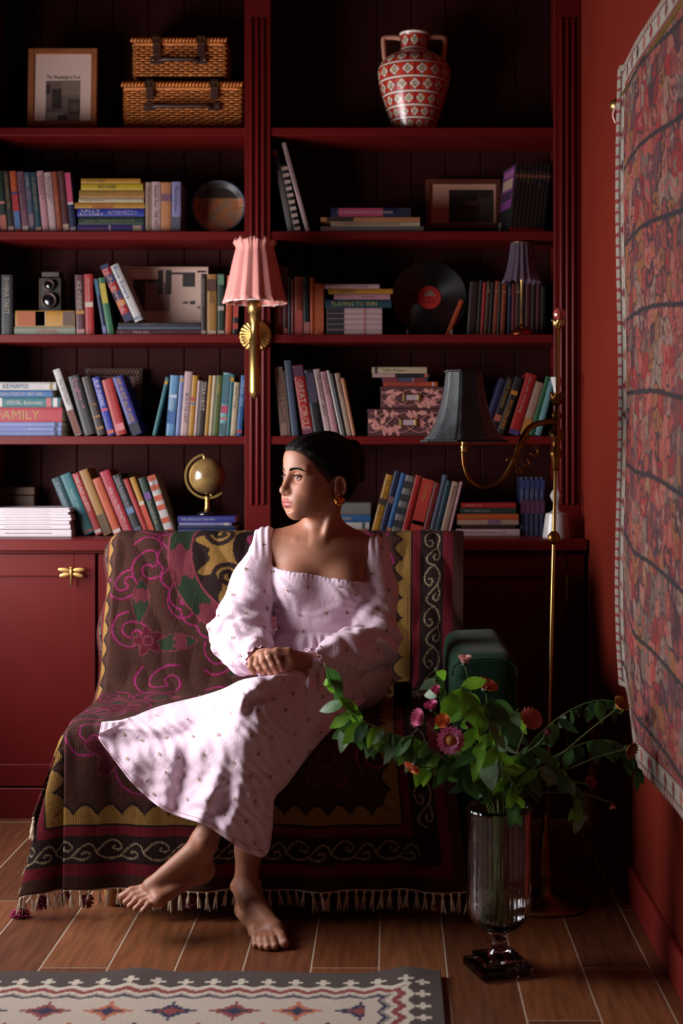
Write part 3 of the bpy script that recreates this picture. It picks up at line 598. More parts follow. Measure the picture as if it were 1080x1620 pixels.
# ------------------------------------------------------------------ wicker hampers
M_WICK = mat('wicker', '#c07030', .5, var=.25, vscale=40, bump=.3, bscale=150); M_LEATH = mat('brown_leather', '#3c2018', .5, bump=.15, bscale=120)
def hamper(label, x0, x1, ytop, ybot, Y, d, strap, hy):
    s = F/Y; wd = (x1-x0)/s; hg = (ybot-ytop)/s; e = empty('wicker_hamper', P((x0+x1)/2, ybot, Y)); e.location.y = Y; tag(e, label, 'hamper', 'wicker hampers on the top shelf')
    w2 = wd/2; lid = hg*.2; bh = hg-lid
    mk('liner', *cbox(-w2+.008, w2-.008, .008, d-.008, .004, bh-.003), mat('wicker_inner', '#4a2814', .8), e)
    def wrap(t, off, tp):   # perimeter point (front and both sides and back), taper outwards with height
        per = 2*(wd+d); q = (t % 1)*per
        if q < wd: return (-w2+q, 0-off), (0, -1)
        q -= wd
        if q < d: return (w2+off, q), (1, 0)
        q -= d
        if q < wd: return (w2-q, d+off), (0, 1)
        q -= wd; return (-w2-off, d-q), (-1, 0)
    rows = max(6, int(bh/.0085)); wv = MB(); ns = int(2*(wd+d)/.017)//2*2+1
    for r_ in range(rows):
        z = .005+(bh-.012)*r_/(rows-1); pts = []
        n = ns*4
        for k_ in range(n+1):
            (x, y), nr = wrap(k_/n, .0015+.0035*math.cos(PI*ns*k_/n+PI*r_), 0)
            pts.append((x, y, z+random.uniform(-.0007, .0007)))
        wv.add(tube(pts, .0031, 5, cap=False))
    o_ = wv.build('woven_strands', M_WICK, e, True); o_['kind'] = 'stuff'
    st = MB()
    for k_ in range(ns):
        (x, y), nr = wrap((k_+.5)/ns, .0, 0); st.add(tube([(x, y, 0), (x, y, bh)], .0022, 5))
    st.build('stakes', M_WICK, e)['kind'] = 'stuff'
    rim = MB()
    for zz_, rr in ((bh-.002, .0055),):
        pts = [(*wrap(k_/60, .004, 0)[0], zz_) for k_ in range(61)]; rim.add(tube(pts, rr, 8, cap=False))
    rim.build('rim', M_WICK, e, True)
    ld_ = MB(); nL = int(wd/.011)
    ld = mk('lid', *cbox(-w2-.006, w2+.006, -.008, d+.006, bh+.004, bh+.004+lid*.35, .004), M_WICK, e)
    for k_ in range(nL):
        x = -w2-.004+(wd+.008)*k_/(nL-1); ld_.add(tube([(x-.004, -.009, bh+.003), (x, -.012, bh+.006+lid*.2), (x+.004, -.008, bh+.006+lid*.42)], .0042, 6))
    ld_.build('lid_braid', M_WICK, ld, True)
    for q in strap:
        x = (q-(x0+x1)/2)/s
        sp = mk('strap', *cbox(x-.013, x+.013, -.018, -.0155, bh-.045, bh+.014+lid*.35, .001), M_LEATH, e)
        mk('strap_top', *cbox(x-.013, x+.013, -.016, .05, bh+.0125+lid*.35, bh+.0145+lid*.35), M_LEATH, sp)
        bk = MB(); zb = bh+lid*.2
        for a in ((x-.015, x+.015, -.022, -.018, zb+.008, zb+.011), (x-.015, x+.015, -.022, -.018, zb-.011, zb-.008), (x-.0155, x-.0125, -.022, -.018, zb-.011, zb+.011), (x+.0125, x+.0155, -.022, -.018, zb-.011, zb+.011), (x-.001, x+.001, -.0235, -.021, zb-.011, zb+.011)): bk.box(*a)
        bk.build('buckle', M_BRASS, sp)
    xa, xc = [(q-(x0+x1)/2)/s for q in strap]; zh = bh*hy
    hd = mk('carry_handle', *tube(spline([(xa+.01, -.014, zh), (xa+.03, -.026, zh), ((xa+xc)/2, -.029, zh-.001), (xc-.03, -.026, zh), (xc-.01, -.014, zh)], 6), .0075, 8), M_LEATH, e, True)
    for x in (xa, xc):
        mk('leather_patch', *cbox(x-.022, x+.02, -.0165, -.0125, zh-.014, zh+.014, .002), M_LEATH, hd)
        rv = MB()
        for dx in (-.012, .012): rv.add(ellip((x+dx, -.0175, zh), (.0032, .0022, .0032), 8, 5))
        rv.build('rivet', M_BRASS, hd, True)
hamper('larger wicker hamper with leather straps, below the smaller hamper', 197, 381, 124, 201.5, 4.95, .17, (238, 340), .5)
hamper('smaller wicker hamper with leather straps stacked above the larger one', 212, 356, 56, 121.3, 4.955, .15, (249, 319), .47)
# ------------------------------------------------------------------ amphora vase (pattern drawn in vertex colour)
Yv = 5.0; sv = F/Yv; e = empty('amphora_vase', P(655, 200, Yv)); e.location.z = SH[0]+.0003; tag(e, 'red diamond-patterned two-handled vase on the top shelf', 'vase')
pr = [(32, 0), (33, 2), (35, 12), (41, 30), (49, 55), (55, 78), (57.5, 95), (57, 103), (53, 112), (44, 121), (32, 127), (23, 131), (21, 136), (20.5, 150), (21, 155), (23, 158), (23.5, 160.5), (21.5, 161)]
zs_ = np.array([p[1] for p in pr])/sv; rs_ = np.array([p[0] for p in pr])/sv
zz_ = np.linspace(0, zs_[-1], 170); N = 200
sm = spline(np.stack([rs_, zs_], 1), 6); order = np.argsort(sm[:, 1]); rr_ = np.interp(zz_, sm[order, 1], sm[order, 0])
th = np.linspace(0, 2*PI, N+1)
V = np.stack([rr_[:, None]*np.cos(th), rr_[:, None]*np.sin(th), np.repeat(zz_[:, None], N+1, 1)], -1)
zp = zz_*sv; edges = [3, 20, 38, 58, 80, 103, 122, 134, 158]; nd = 16
colv = np.zeros((170, N+1, 3)); colv[:] = H('#a02018')
for i in range(170):
    z_ = zp[i]; k_ = int(np.searchsorted(edges, z_)-1); k_ = max(0, min(k_, len(edges)-2)); a, b_ = edges[k_], edges[k_+1]; tt = (z_-a)/(b_-a)
    n_ = nd if rr_[i]*sv > 26 else 8
    ph = (th*n_/(2*PI)+.5*(k_ % 2)) % 1; dd = np.abs(ph-.5)*2.1+np.abs(tt-.5)*2.3
    c = np.where((np.floor(th*n_*2/(2*PI)) % 2 == 0)[:, None], H('#b8261a'), H('#c23a22'))
    cell = np.abs(ph-.5) > .47; c = np.where(cell[:, None], H('#3a1220'), c)
    c = np.where((dd < .98)[:, None], H('#30141c'), c); c = np.where((dd < .84)[:, None], H('#e2c8b4'), c); c = np.where((dd < .52)[:, None], H('#2e2418'), c); c = np.where((dd < .4)[:, None], H('#a09a78'), c)
    if min(abs(z_-q) for q in edges) < 1.3: c = np.tile(H('#e0c4b8'), (N+1, 1))
    elif min(abs(z_-q) for q in edges) < 2.4: c = np.tile(H('#3a141c'), (N+1, 1))
    if z_ > 157: c = np.tile(H('#e0d0c4'), (N+1, 1))
    colv[i] = c
Mv = mat('painted_pottery', '#a02018', .28, attr='Col', coat=.4)
mk('body', V.reshape(-1, 3), gridmesh(170, N+1), Mv, e, True, col=colv.reshape(-1, 3))
mk('base', *lathe([(.001, .0003), (rr_[0], .0003)], 40, cap=False), Mv, e, col=None)
for s_ in (-1, 1):
    hp = [(s_*21, 153), (s_*32, 155), (s_*46, 154), (s_*48.5, 150), (s_*48, 138), (s_*47, 125), (s_*45.5, 118)]
    mk('handle', *tube(spline([(x/sv, 0, z/sv) for x, z in hp], 5), .0088, 10), mat('pottery_handle', '#b8806a', .5), e, True)
# ------------------------------------------------------------------ round plate, camera, record
e = empty('round_plate', P(345, 360, 5.02)); e.location.z = SH[1]+.0003; e.rotation_euler = (-.14, 0, 0); tag(e, 'round painted plate with flowers on a small stand', 'plate')
n = 90; R = 43*5.02/F; rad = np.linspace(0, 1, 60); th = np.linspace(0, 2*PI, n+1); rr_, tt = np.meshgrid(rad, th, indexing='ij')
yy = -.012*ss(.72, 1, rr_); X = R*rr_*np.cos(tt); Z = R*rr_*np.sin(tt)+R+.014
q = np.sin(X*310+np.sin(Z*190)*2)*np.cos(Z*270+np.sin(X*230)*2); c = np.where((q > .45)[..., None], H('#d86a3a'), np.where((q < -.4)[..., None], H('#8a7c62'), H('#9a6c4c')))
c = np.where((Z > R*1.35+.014)[..., None]*np.ones(3, bool), np.where((np.sin(tt*40) > .3)[..., None], H('#3a3428'), H('#2c2420')), c); c = np.where((rr_ > .93)[..., None]*np.ones(3, bool), H('#48546a'), c)
pm = mat('painted_plate', '#604030', .5, attr='Col', coat=.15)
po = mk('dish', np.stack([X, yy, Z], -1).reshape(-1, 3), gridmesh(60, n+1), pm, e, True, col=c.reshape(-1, 3)); po.modifiers.new('thickness', 'SOLIDIFY').thickness = .005
for x in (-.035, .035): mk('stand_foot', *tube([(x, -.022, 0), (x, -.02, .022), (x*.9, .012, .02), (x*.9, .05, .002)], .0035, 6), mat('black_metal', '#1a1614', .4, .8), e)
Yc = 4.95; sc_ = F/Yc; e = empty('twin_lens_camera', (xb(79, Yc), Yc, zc+.0002)); tag(e, 'old black twin-lens camera standing on the orange book', 'camera')
MK = mat('camera_black', '#15120f', .55, bump=.2, bscale=200); MCH = mat('camera_trim', '#4a3a32', .4, .8)
wq = 17/sc_; hq = 55/sc_
mk('body', *cbox(-wq, wq, 0, .08, 0, hq, .004), MK, e); mk('viewfinder_hood', *cbox(-wq*.85, wq*.85, .008, .07, hq+.0002, hq+.021, .002), MK, e)
bb = MB(); bb.box(-wq*.78, wq*.78, .006, .0078, hq+.003, hq+.017); bb.build('name_plate', mat('camera_plate', '#3c302a', .5), e)
tr = MB()
for x in (-wq*.96, wq*.96): tr.box(x-.0015, x+.0015, -.002, 0, .004, hq-.003)
for z in (.006, hq-.006): tr.box(-wq, wq, -.002, 0, z-.0012, z+.0012)
tr.build('front_trim', MCH, e)
for (z, R_) in ((18/sc_, 12.5/sc_), (42/sc_, 9/sc_)):
    l = mk('lens_barrel', *[a if i else [(x, -zz2, z+y) for (x, y, zz2) in a] for i, a in enumerate(lathe([(R_*.7, .006), (R_*.7, .016), (R_*.82, .019), (R_, .018), (R_, 0)], 28, cap=False))], MCH, e, True)
    mk('lens_glass', *ellip((0, -.0095, z), (R_*.72, .004, R_*.72), 16, 8), mat('lens_glass', '#0a0a10', .05, coat=1), l, True)
for z in (.012, .03, .072): mk('winding_knob', *[a if i else [(wq+zz2, .04+y, z+x) for (x, y, zz2) in a] for i, a in enumerate(lathe([(.009, 0), (.009, .008), (.007, .01)], 16))], MCH, e)
Yr = 5.0; e = empty('vinyl_record', P(679, 529, Yr)); e.location.z = SH[2]+.0003; e.rotation_euler = (-.1, 0, 0); tag(e, 'black vinyl record with red label on a clear display stand', 'record')
R = 60*Yr/F; prf = [(.004, 0)]+[(R*(.32+.66*i/90), .0004*(i % 2)) for i in range(91)]+[(R, -.001), (R*.99, -.002), (.004, -.002)]
fr = lambda vf, z0: ([(x, -z, y+z0) for x, y, z in vf[0]], vf[1]); zc0 = R+.0085
d_ = mk('disc', *fr(lathe(prf, 72, cap=False), zc0), mat('vinyl', '#0c0a0b', .28, coat=.3), e, 'auto')
lb = mk('label_disc', *fr(lathe([(.003, .0008), (R*.305, .0008)], 40, cap=False), zc0), mat('record_label', '#a82420', .55), d_)
mk('label_emblem', [(-.024, -.0012, zc0+.006), (.024, -.0012, zc0+.006), (.012, -.0012, zc0+.02), (.002, -.0012, zc0+.026), (-.01, -.0012, zc0+.02)], [(0, 1, 2, 3, 4)], pmat('#c8a890'), lb)
lettering('VICTROLA', lb, .01, (-.024, -.0013, zc0-.016), (1, 0, 0), (0, 0, 1), pmat('#4a1414'), width=.048)
MGL = mat('clear_glass', '#e8e4ea', .03, trans=1., ior=1.45)
for x in (-.078, .078): mk('stand_foot', *tube(spline([(x, -.016, .024), (x, -.014, .004), (x*.95, .012, .004), (x*.85, .045, .03)], 5), .0045, 8), mat('acrylic', '#b8a8ac', .15, trans=.6), e, True)
# ------------------------------------------------------------------ small glass-shade lamp
Yl = 4.925; sl = F/Yl; e = empty('table_lamp', (xb(825, Yl), Yl, SH[2]+.0003)); tag(e, 'small table lamp with fluted glass shade and copper foot', 'lamp')
MCP = mat('copper', '#a2562c', .28, 1., var=.1)
mk('foot', *lathe([(.001, 0), (19/sl, 0), (19/sl, 2/sl), (16/sl, 8/sl), (9/sl, 13/sl), (3/sl, 15/sl), (2.5/sl, 18/sl)], 32), MCP, e, True)
mk('stem', *lathe([(.0035, 17/sl), (.0035, 84/sl), (.006, 86/sl), (.006, 96/sl), (.003, 98/sl), (.0025, 146/sl), (.005, 148/sl), (.001, 152/sl)], 12), M_BRASS, e, True)
gp = [(17, 146), (17.5, 140), (19, 125), (22, 108), (26, 93), (29.5, 84)]
sp = spline([(r, z, 0) for r, z in gp], 4); vv = []
n = 128; nr = len(sp)
for (r, z, _) in sp:
    for i in range(n+1):
        a = 2*PI*i/n; amp = .05+.04*(146-z)/62; vv.append((r/sl*(1+amp*math.cos(16*a))*math.cos(a), r/sl*(1+amp*math.cos(16*a))*math.sin(a), z/sl-.004*(146-z)/62*math.cos(16*a)))
so = mk('glass_shade', vv, gridmesh(nr, n+1), mat('violet_glass', '#8a788c', .12, trans=.75, ior=1.4), e, True); so.modifiers.new('thickness', 'SOLIDIFY').thickness = .003
mk('shade_holder', *lathe([(.001, 145/sl), (16.5/sl, 145/sl), (16.5/sl, 146.5/sl), (.001, 146.5/sl)], 24, cap=False), M_BRASS, e)
# ------------------------------------------------------------------ storage boxes (leaf print in relief), globe
def storage(label, x0, x1, y0, y1, z, lx_, Y=4.9):
    s = F/Y; w2 = (x1-x0)/2/s; hg = (y1-y0)/s; e = empty('storage_box', (xb((x0+x1)/2, Y), Y, z+.0003)); tag(e, label, 'box', 'leaf-patterned storage boxes')
    mk('body', *cbox(-w2, w2, 0, .19, 0, hg-.014, .001), mat('box_dark_print', '#421a1e', .6), e); mk('lid', *cbox(-w2-.0015, w2+.0015, -.0015, .19, hg-.013, hg, .001), MATS['box_dark_print'], e)
    R_ = random.Random(int(x0)); lf = MB()
    for i in range(38):
        x, z_, a = R_.uniform(-w2+.012, w2-.012), R_.uniform(.012, hg-.012), R_.uniform(0, PI*2); L, wv = R_.uniform(.011, .018), R_.uniform(.004, .007)
        if abs(x-lx_) < .035 and abs(z_-hg*.5) < .02: continue
        pts = []
        for k_ in range(12):
            t = 2*PI*k_/12; pts.append((L*math.cos(t), wv*math.sin(t)*(1+.5*math.cos(t))))
        n0 = len(lf.v); yq = -.0018-.00003*i if z_ > hg-.02 else -.0004-.00003*i
        lf.v += [(min(w2, max(-w2, x+p*math.cos(a)-q*math.sin(a))), yq, min(hg-.001, max(.001, z_+p*math.sin(a)+q*math.cos(a)))) for p, q in pts]; lf.f.append(list(range(n0, n0+12)))
    for j in range(4):
        xs = np.linspace(-w2+.004, w2-.004, 30); zz2 = hg*.5+hg*.36*np.sin(xs*28+j*1.7); lf.add(tube(np.stack([xs, np.full(30, -.0015), zz2], 1), .0013, 4))
    lf.build('leaf_print', mat('box_leaf_print', '#b0746c', .65), e)['kind'] = 'stuff'
    h_ = MB(); zc_ = hg*.5
    for a in ((lx_-.026, lx_+.026, zc_+.009, zc_+.013), (lx_-.026, lx_+.026, zc_-.013, zc_-.009), (lx_-.03, lx_-.021, zc_-.013, zc_+.013), (lx_+.021, lx_+.032, zc_-.013, zc_+.013)): h_.box(a[0], a[1], -.0075, -.0035, a[2], a[3], .001)
    ho = h_.build('label_holder', M_BRASS, e); mk('label_card', *cbox(lx_-.021, lx_+.021, -.0055, -.0038, zc_-.009, zc_+.009), pmat('#d8bcc4'), ho)
storage('lower leaf-patterned storage box with brass label holder', 582, 702, 647.5, 690.5, SH[3], xb(646)-xb(642))
zt2 = SH[3]+43/(F/4.9)+.001
storage('upper leaf-patterned storage box with brass label holder', 602, 702, 611, 646, zt2, xb(651)-xb(652), Y=4.905)
stack('on the leaf-patterned storage boxes', 'books on the storage boxes', zt2+35/(F/4.905)+.001, 0, [
 (606, 692, 7, 'orange', dict(bands=[('#e8c0b8', .06, .1), ('#b03a20', .35, .95)], desc='thin red-orange book')), (604, 676, 6.5, 'slate', dict(bands=[('#8a2a28', .65, .98), ('#8a2a28', .05, .3), ('#b08090', .3, .34)], desc='grey and maroon book')),
 (588, 680, 6, 'charcoal', dict(bands=[('#d0a098', .6, .99), ('#c8603a', .04, .1)], desc='black and pink book')), (588, 675, 10, 'cream', dict(text='Little Women', tc='#8a5a40', frac=(.2, .8), size=.012, bands=[('#3a2418', .9, .95)], desc='cream book'))], d=.13)
Yg = 4.955; sg = F/Yg; e = empty('globe', (xb(328, Yg), Yg, zg+.0003)); tag(e, 'small brass-ringed globe on a dark base standing on blue books', 'globe')
mk('base', *lathe([(.001, 0), (17.5/sg, 0), (17.5/sg, 3/sg), (15/sg, 6/sg), (6/sg, 7/sg)], 32), mat('black_lacquer', '#101014', .12, coat=.6), e, True)
mk('stem', *lathe([(6.5/sg, 7/sg), (4/sg, 14/sg), (4/sg, 24/sg), (5.5/sg, 31/sg)], 20), M_BRASS, e, True)
cz = 62/sg; R = 29/sg; Ro = 34.5/sg
aa = np.radians(np.linspace(100, 312, 40)); arc = MB(); v = []; f = []
for a in aa:
    for (r_, y) in ((Ro-.0035, -.006), (Ro+.0035, -.006), (Ro+.0035, .006), (Ro-.0035, .006)): v.append((r_*math.cos(a), y, cz+r_*math.sin(a)))
for i in range(39):
    for k_ in range(4): f.append((i*4+k_, i*4+(k_+1) % 4, i*4+4+(k_+1) % 4, i*4+4+k_))
f += [(3, 2, 1, 0), (156, 157, 158, 159)]; mk('meridian_ring', v, f, M_BRASS, e)
gm = mat('globe_paper', '#7a6038', .25, var=.45, vscale=18, coat=.6)
gs = mk('sphere', *ellip((0, 0, cz), (R, R, R), 40, 24), gm, e, True)
for s_ in (1, -1): mk('axis_pin', *tube([(s_*R*.98*math.cos(1.75), 0, cz+s_*R*.98*math.sin(1.75)), (s_*Ro*math.cos(1.75), 0, cz+s_*Ro*math.sin(1.75))], .0025, 8), M_BRASS, gs)
# tall white turned candlestick on the worktop
e = empty('candlestick', (xb(880, 4.8), 4.80, ZT+.0002)); tag(e, 'tall white turned candlestick standing behind the brass lamp pole', 'candlestick')
k_ = 1/470
pw_ = [(.001, 0), (22, 0), (22, 3), (19, 26), (17, 38), (8, 41), (5, 46), (4, 54), (8, 60), (10.5, 66), (8, 72), (4, 77), (3, 84), (3, 150), (4.5, 156), (3, 162), (3, 215), (5, 222), (4, 230), (6, 240), (9, 250), (10, 254), (6, 254), (5, 246)]
mk('stick', *lathe([(r*k_, z*k_) for r, z in pw_], 28), M_WHITE, e, 'auto')
# ------------------------------------------------------------------ wall sconce with pleated shade
Ysc = 4.745; ss_ = F/Ysc; xs_ = (403-CX)/ss_; e = empty('wall_sconce', (sx(405), YS-.012, 1.62)); tag(e, 'brass wall sconce with pleated pink fabric shade on the middle pilaster', 'wall lamp')
zq = lambda py: EYE-(py-CY)/ss_
def Wd(o): o.matrix_parent_inverse = Matrix.Translation(-Vector(e.location)); return o
n = 96; Rr = 25*YS/F; v = []; f = []
rp = [(0, -.012), (.25, -.012), (.4, -.006), (.9, -.003), (1, -.002), (1, .004)]
for (r_, y) in rp:
    for i in range(n):
        a = 2*PI*i/n; dy = -.003*math.cos(24*a) if .3 < r_ < .95 else 0; v.append((sx(404.5)+Rr*r_*math.cos(a), YS-.014+y+dy, zq(526)+Rr*r_*math.sin(a)))
for j in range(len(rp)-1):
    for i in range(n): f.append((j*n+i, j*n+(i+1) % n, (j+1)*n+(i+1) % n, (j+1)*n+i))
Wd(mk('rosette', v, f, M_BRASS, e, True))
Wd(mk('arm', *tube([(xs_, YS-.014, zq(528)), (xs_, Ysc, zq(528))], .007, 10), M_BRASS, e, True))
st = [(.001, 632), (3, 629), (8, 622), (8.6, 619), (8.6, 536), (6.5, 534), (6.5, 510), (8.5, 508), (8.5, 496), (11, 495), (11, 476), (5, 474)]
Wd(mk('stem', *lathe([(r/ss_, zq(y)) for r, y in st], 20, flute=.05, nf=10, cx=xs_, cy=Ysc), M_BRASS, e, True))
n = 240; prof = [(31, 379), (33, 384), (29, 392), (31, 400), (35, 418), (41, 448), (46, 470), (49, 479)]; v = []
R_ = random.Random(3); ph = [R_.uniform(-.35, .35) for _ in range(20)]
for j, (r, y) in enumerate(prof):
    for i in range(n+1):
        a = 2*PI*i/n; p_ = a*14/(2*PI); loc = math.sin(2*PI*p_+ph[int(p_) % 14]*1.2*math.sin(PI*(p_ % 1)))
        tri = 2*abs((p_ % 1)-.5); am = (.10 if j < 2 else .035+.012*j)
        q = r*(1+am*(tri-.5)+(.02*math.sin(37*a) if j < 2 else 0)); v.append((xs_+q/ss_*math.cos(a), Ysc+q/ss_*math.sin(a), zq(y+(2.0*math.sin(9*a) if j == 0 else 0)+(2*math.sin(14*a) if j == len(prof)-1 else 0))))
ms = mat('pink_stripe_fabric', '#d87a72', .85, sheen=.2)
nt = ms.node_tree; uvn = nt.nodes.new('ShaderNodeUVMap'); wv = nt.nodes.new('ShaderNodeTexWave'); wv.inputs['Scale'].default_value = 30; nt.links.new(uvn.outputs[0], wv.inputs['Vector'])
cr = nt.nodes.new('ShaderNodeValToRGB'); cr.color_ramp.elements[0].color = (*hx('#c0564e'), 1); cr.color_ramp.elements[1].color = (*hx('#f0b4aa'), 1); nt.links.new(wv.outputs['Fac'], cr.inputs[0]); nt.links.new(cr.outputs[0], nt.nodes['Principled BSDF'].inputs['Base Color'])
uvs = [(i/n*1.5, j/8) for j in range(len(prof)) for i in range(n+1)]
o_ = Wd(mk('fabric_shade', v, gridmesh(len(prof), n+1), ms, e, True, uv=uvs)); o_.modifiers.new('thickness', 'SOLIDIFY').thickness = .0015
Wd(mk('shade_trim', *tube([(xs_+48.6/ss_*math.cos(a), Ysc+48.6/ss_*math.sin(a), zq(478.5)) for a in np.linspace(0, 2*PI, 60)], .0022, 6, cap=False), mat('trim_white', '#e8d8d0', .8), e, True))
Wd(mk('bulb_holder', *lathe([(9/ss_, zq(476)), (9/ss_, zq(440)), (12/ss_, zq(436)), (13/ss_, zq(420)), (8/ss_, zq(408)), (.001, zq(404))], 16, cx=xs_, cy=Ysc), M_WHITE, e, True))
# ------------------------------------------------------------------ sofa
def soft(name, args, r, m, parent, shear=None, n=10, puff=0.):
    """softly rounded upholstery block: a cube grid pushed onto a rounded box"""
    x0, x1, y0, y1, z0, z1 = args; c = np.array([(x0+x1)/2, (y0+y1)/2, (z0+z1)/2]); h = np.array([(x1-x0)/2, (y1-y0)/2, (z1-z0)/2]); inn = h-r
    t = np.linspace(-1, 1, n+1); vs_ = []; fs_ = []; nb = 0
    ks = np.sign(t)*(1-(1-np.abs(t))**1.6)
    for ax in range(3):
        for sg in (-1, 1):
            A_, B2 = np.meshgrid(ks, ks, indexing='ij'); q = np.zeros((n+1, n+1, 3)); o1, o2 = [k_ for k_ in range(3) if k_ != ax]
            q[..., ax] = sg; q[..., o1] = A_; q[..., o2] = B2; q = q*h; core = np.clip(q, -inn, inn); d = q-core; d /= np.linalg.norm(d, axis=-1, keepdims=True)+1e-9
            pu = puff*(1-(q[..., o1]/h[o1])**2)*(1-(q[..., o2]/h[o2])**2); p = core+d*r
            p[..., ax] += sg*pu; vs_.append(p.reshape(-1, 3)+c); g = gridmesh(n+1, n+1); g = g if (sg > 0) == (ax != 1) else g[:, ::-1]; fs_.append(g+nb); nb += (n+1)**2
    v = np.concatenate(vs_); f = np.concatenate(fs_)
    if shear: v[:, 1] += np.array([shear(z) for z in v[:, 2]])
    return mk(name, v, f, m, parent, True)
M_VELVET = mat('green_velvet', '#14301f', .8, bump=.08, bscale=200, sheen=.08, var=.15, vscale=6, spec=.12)
so = empty('sofa', (-.25, 4.15, 0)); tag(so, 'dark green velvet sofa mostly hidden under the embroidered throw', 'sofa')
def S(o): o.matrix_parent_inverse = Matrix.Translation((.25, -4.15, 0)); return o
S(soft('seat_base', (-.82, .15, 3.735, 4.5, .15, .335), .02, M_VELVET, so)); S(soft('seat_cushion', (-.825, .145, 3.725, 4.27, .336, .478), .04, M_VELVET, so))
S(soft('backrest', (-.82, .205, 4.22, 4.385, .30, .935), .05, M_VELVET, so, shear=lambda z: max(0, z-.478)*.41))
S(soft('arm', (.153, .335, 3.74, 4.46, .15, .675), .045, M_VELVET, so))
am = S(mk('arm_seam', *tube([(.158, 3.738, .62), (.162, 3.737, .645), (.185, 3.737, .662), (.25, 3.737, .666), (.30, 3.737, .662), (.326, 3.737, .645), (.331, 3.738, .62)], .0028, 6), M_VELVET, so, True))
M_LEG = mat('pale_beech', '#b8844c', .45, var=.15)
for (x, y) in ((-.745, 3.80), (.25, 3.80), (-.745, 4.38), (.25, 4.38)): S(mk('leg', *lathe([(.019, 0), (.024, .03), (.026, .15)], 16, cx=x, cy=y), M_LEG, so, True))
# ------------------------------------------------------------------ embroidered throw, a dense cloth following the sofa
pth = np.array([(4.615, .74), (4.612, .90), (4.595, .95), (4.42, .958), (4.385, .945), (4.35, .88), (4.225, .53), (4.19, .499), (4.14, .494), (3.76, .492), (3.715, .485), (3.698, .455), (3.69, .40), (3.672, .08)])
seg = np.r_[0, np.cumsum(np.linalg.norm(np.diff(pth, axis=0), axis=1))]
vs = np.linspace(0, seg[-1], 900); py_, pz_ = np.interp(vs, seg, pth[:, 0]), np.interp(vs, seg, pth[:, 1])
def sm1(a, w=31): k_ = np.hanning(w+2)[1:-1]; k_ /= k_.sum(); return np.convolve(np.pad(a, w//2, mode='reflect', reflect_type='odd'), k_, 'valid')
py_, pz_ = sm1(py_), sm1(pz_); LT = seg[-1]; V4 = seg[10]; VC = seg[7]; VT = seg[3]
UL = .455; HW = .62; HL = .685; XC0 = -.39
def cloth(u, v):
    u, v = np.broadcast_arrays(np.asarray(u, float), np.asarray(v, float))
    Y = np.interp(v, vs, py_); Z = np.interp(v, vs, pz_)
    k_ = np.interp(v, [0, seg[6], seg[8], V4, LT], [1, .97, .865, .865, .945])
    X = XC0+np.where(u > 0, u*k_, u); a = np.maximum(-UL-u, 0); X = np.where(a > 0, XC0-UL, X)
    b_ = np.maximum(v-V4, 0); hang = b_/(LT-V4)
    Y = Y+hang*(.014*np.sin(u*17+1)+.008*np.sin(u*41+2)) - .012*hang*ss(.2, .6, u)   # folds of the hanging front
    soft_ = .0035*np.sin(u*23+v*9)*np.sin(v*17+1)+.0025*np.sin(u*51-v*13); Z = Z+np.abs(soft_)*(1-hang); Y = Y-np.abs(soft_)*1.2*(1-hang)
    # overhang on the left
    w_top, w_back, w_seat = (1-ss(seg[2], seg[4], v)), ss(seg[2], seg[5], v)*(1-ss(seg[6]-.08, seg[8]+.02, v)), ss(seg[6]-.08, seg[8]+.02, v)
    dx = -(.06*w_top+.27*w_back+.30*w_seat); dy = .15*w_top+.90*w_back-.03*w_seat; dz = -(.98*w_top+.30*w_back+.94*w_seat)
    rnd = np.minimum(a, .03)
    X1 = X+dx*a-.012*ss(0, .04, a)+.010*np.sin(v*24+1)*ss(.03, .15, a); Y1 = Y+dy*a; Z1 = Z+dz*a+.006*(1-ss(0, .04, a))*0
    # corner quadrant
    r = np.hypot(a, b_); tht = np.degrees(np.arctan2(a, b_+1e-9)); ph = np.radians(2+12*ss(0, 24, tht)+5*ss(30, 90, tht)); od = np.radians(20+70*ss(0, 30, tht))
    Xq = XC0-UL-np.sin(od)*r*np.sin(ph)-.012*ss(0, .05, a); Yq = np.interp(V4, vs, py_)-np.cos(od)*r*np.sin(ph)-.012*ss(0, .06, b_)+.02*np.sin(tht*.14)*r; Zq = np.interp(V4, vs, pz_)-r*np.cos(ph)*.985
    wq_ = ss(0, .05, b_); inq = (a > 0)
    mixw = wq_*ss(0, .012, a)
    X = np.where(inq, X1*(1-mixw)+Xq*mixw, X); Y = np.where(inq, Y1*(1-mixw)+Yq*mixw, Y); Z = np.where(inq, Z1*(1-mixw)+Zq*mixw, Z)
    return np.stack([X, Y, np.maximum(Z, .012)], -1)
NU, NV = 440, 610
uu = np.linspace(-HL, HW, NU); vv_ = np.linspace(0, LT, NV); U, Vv = np.meshgrid(uu, vv_, indexing='ij')
PC = cloth(U, Vv)
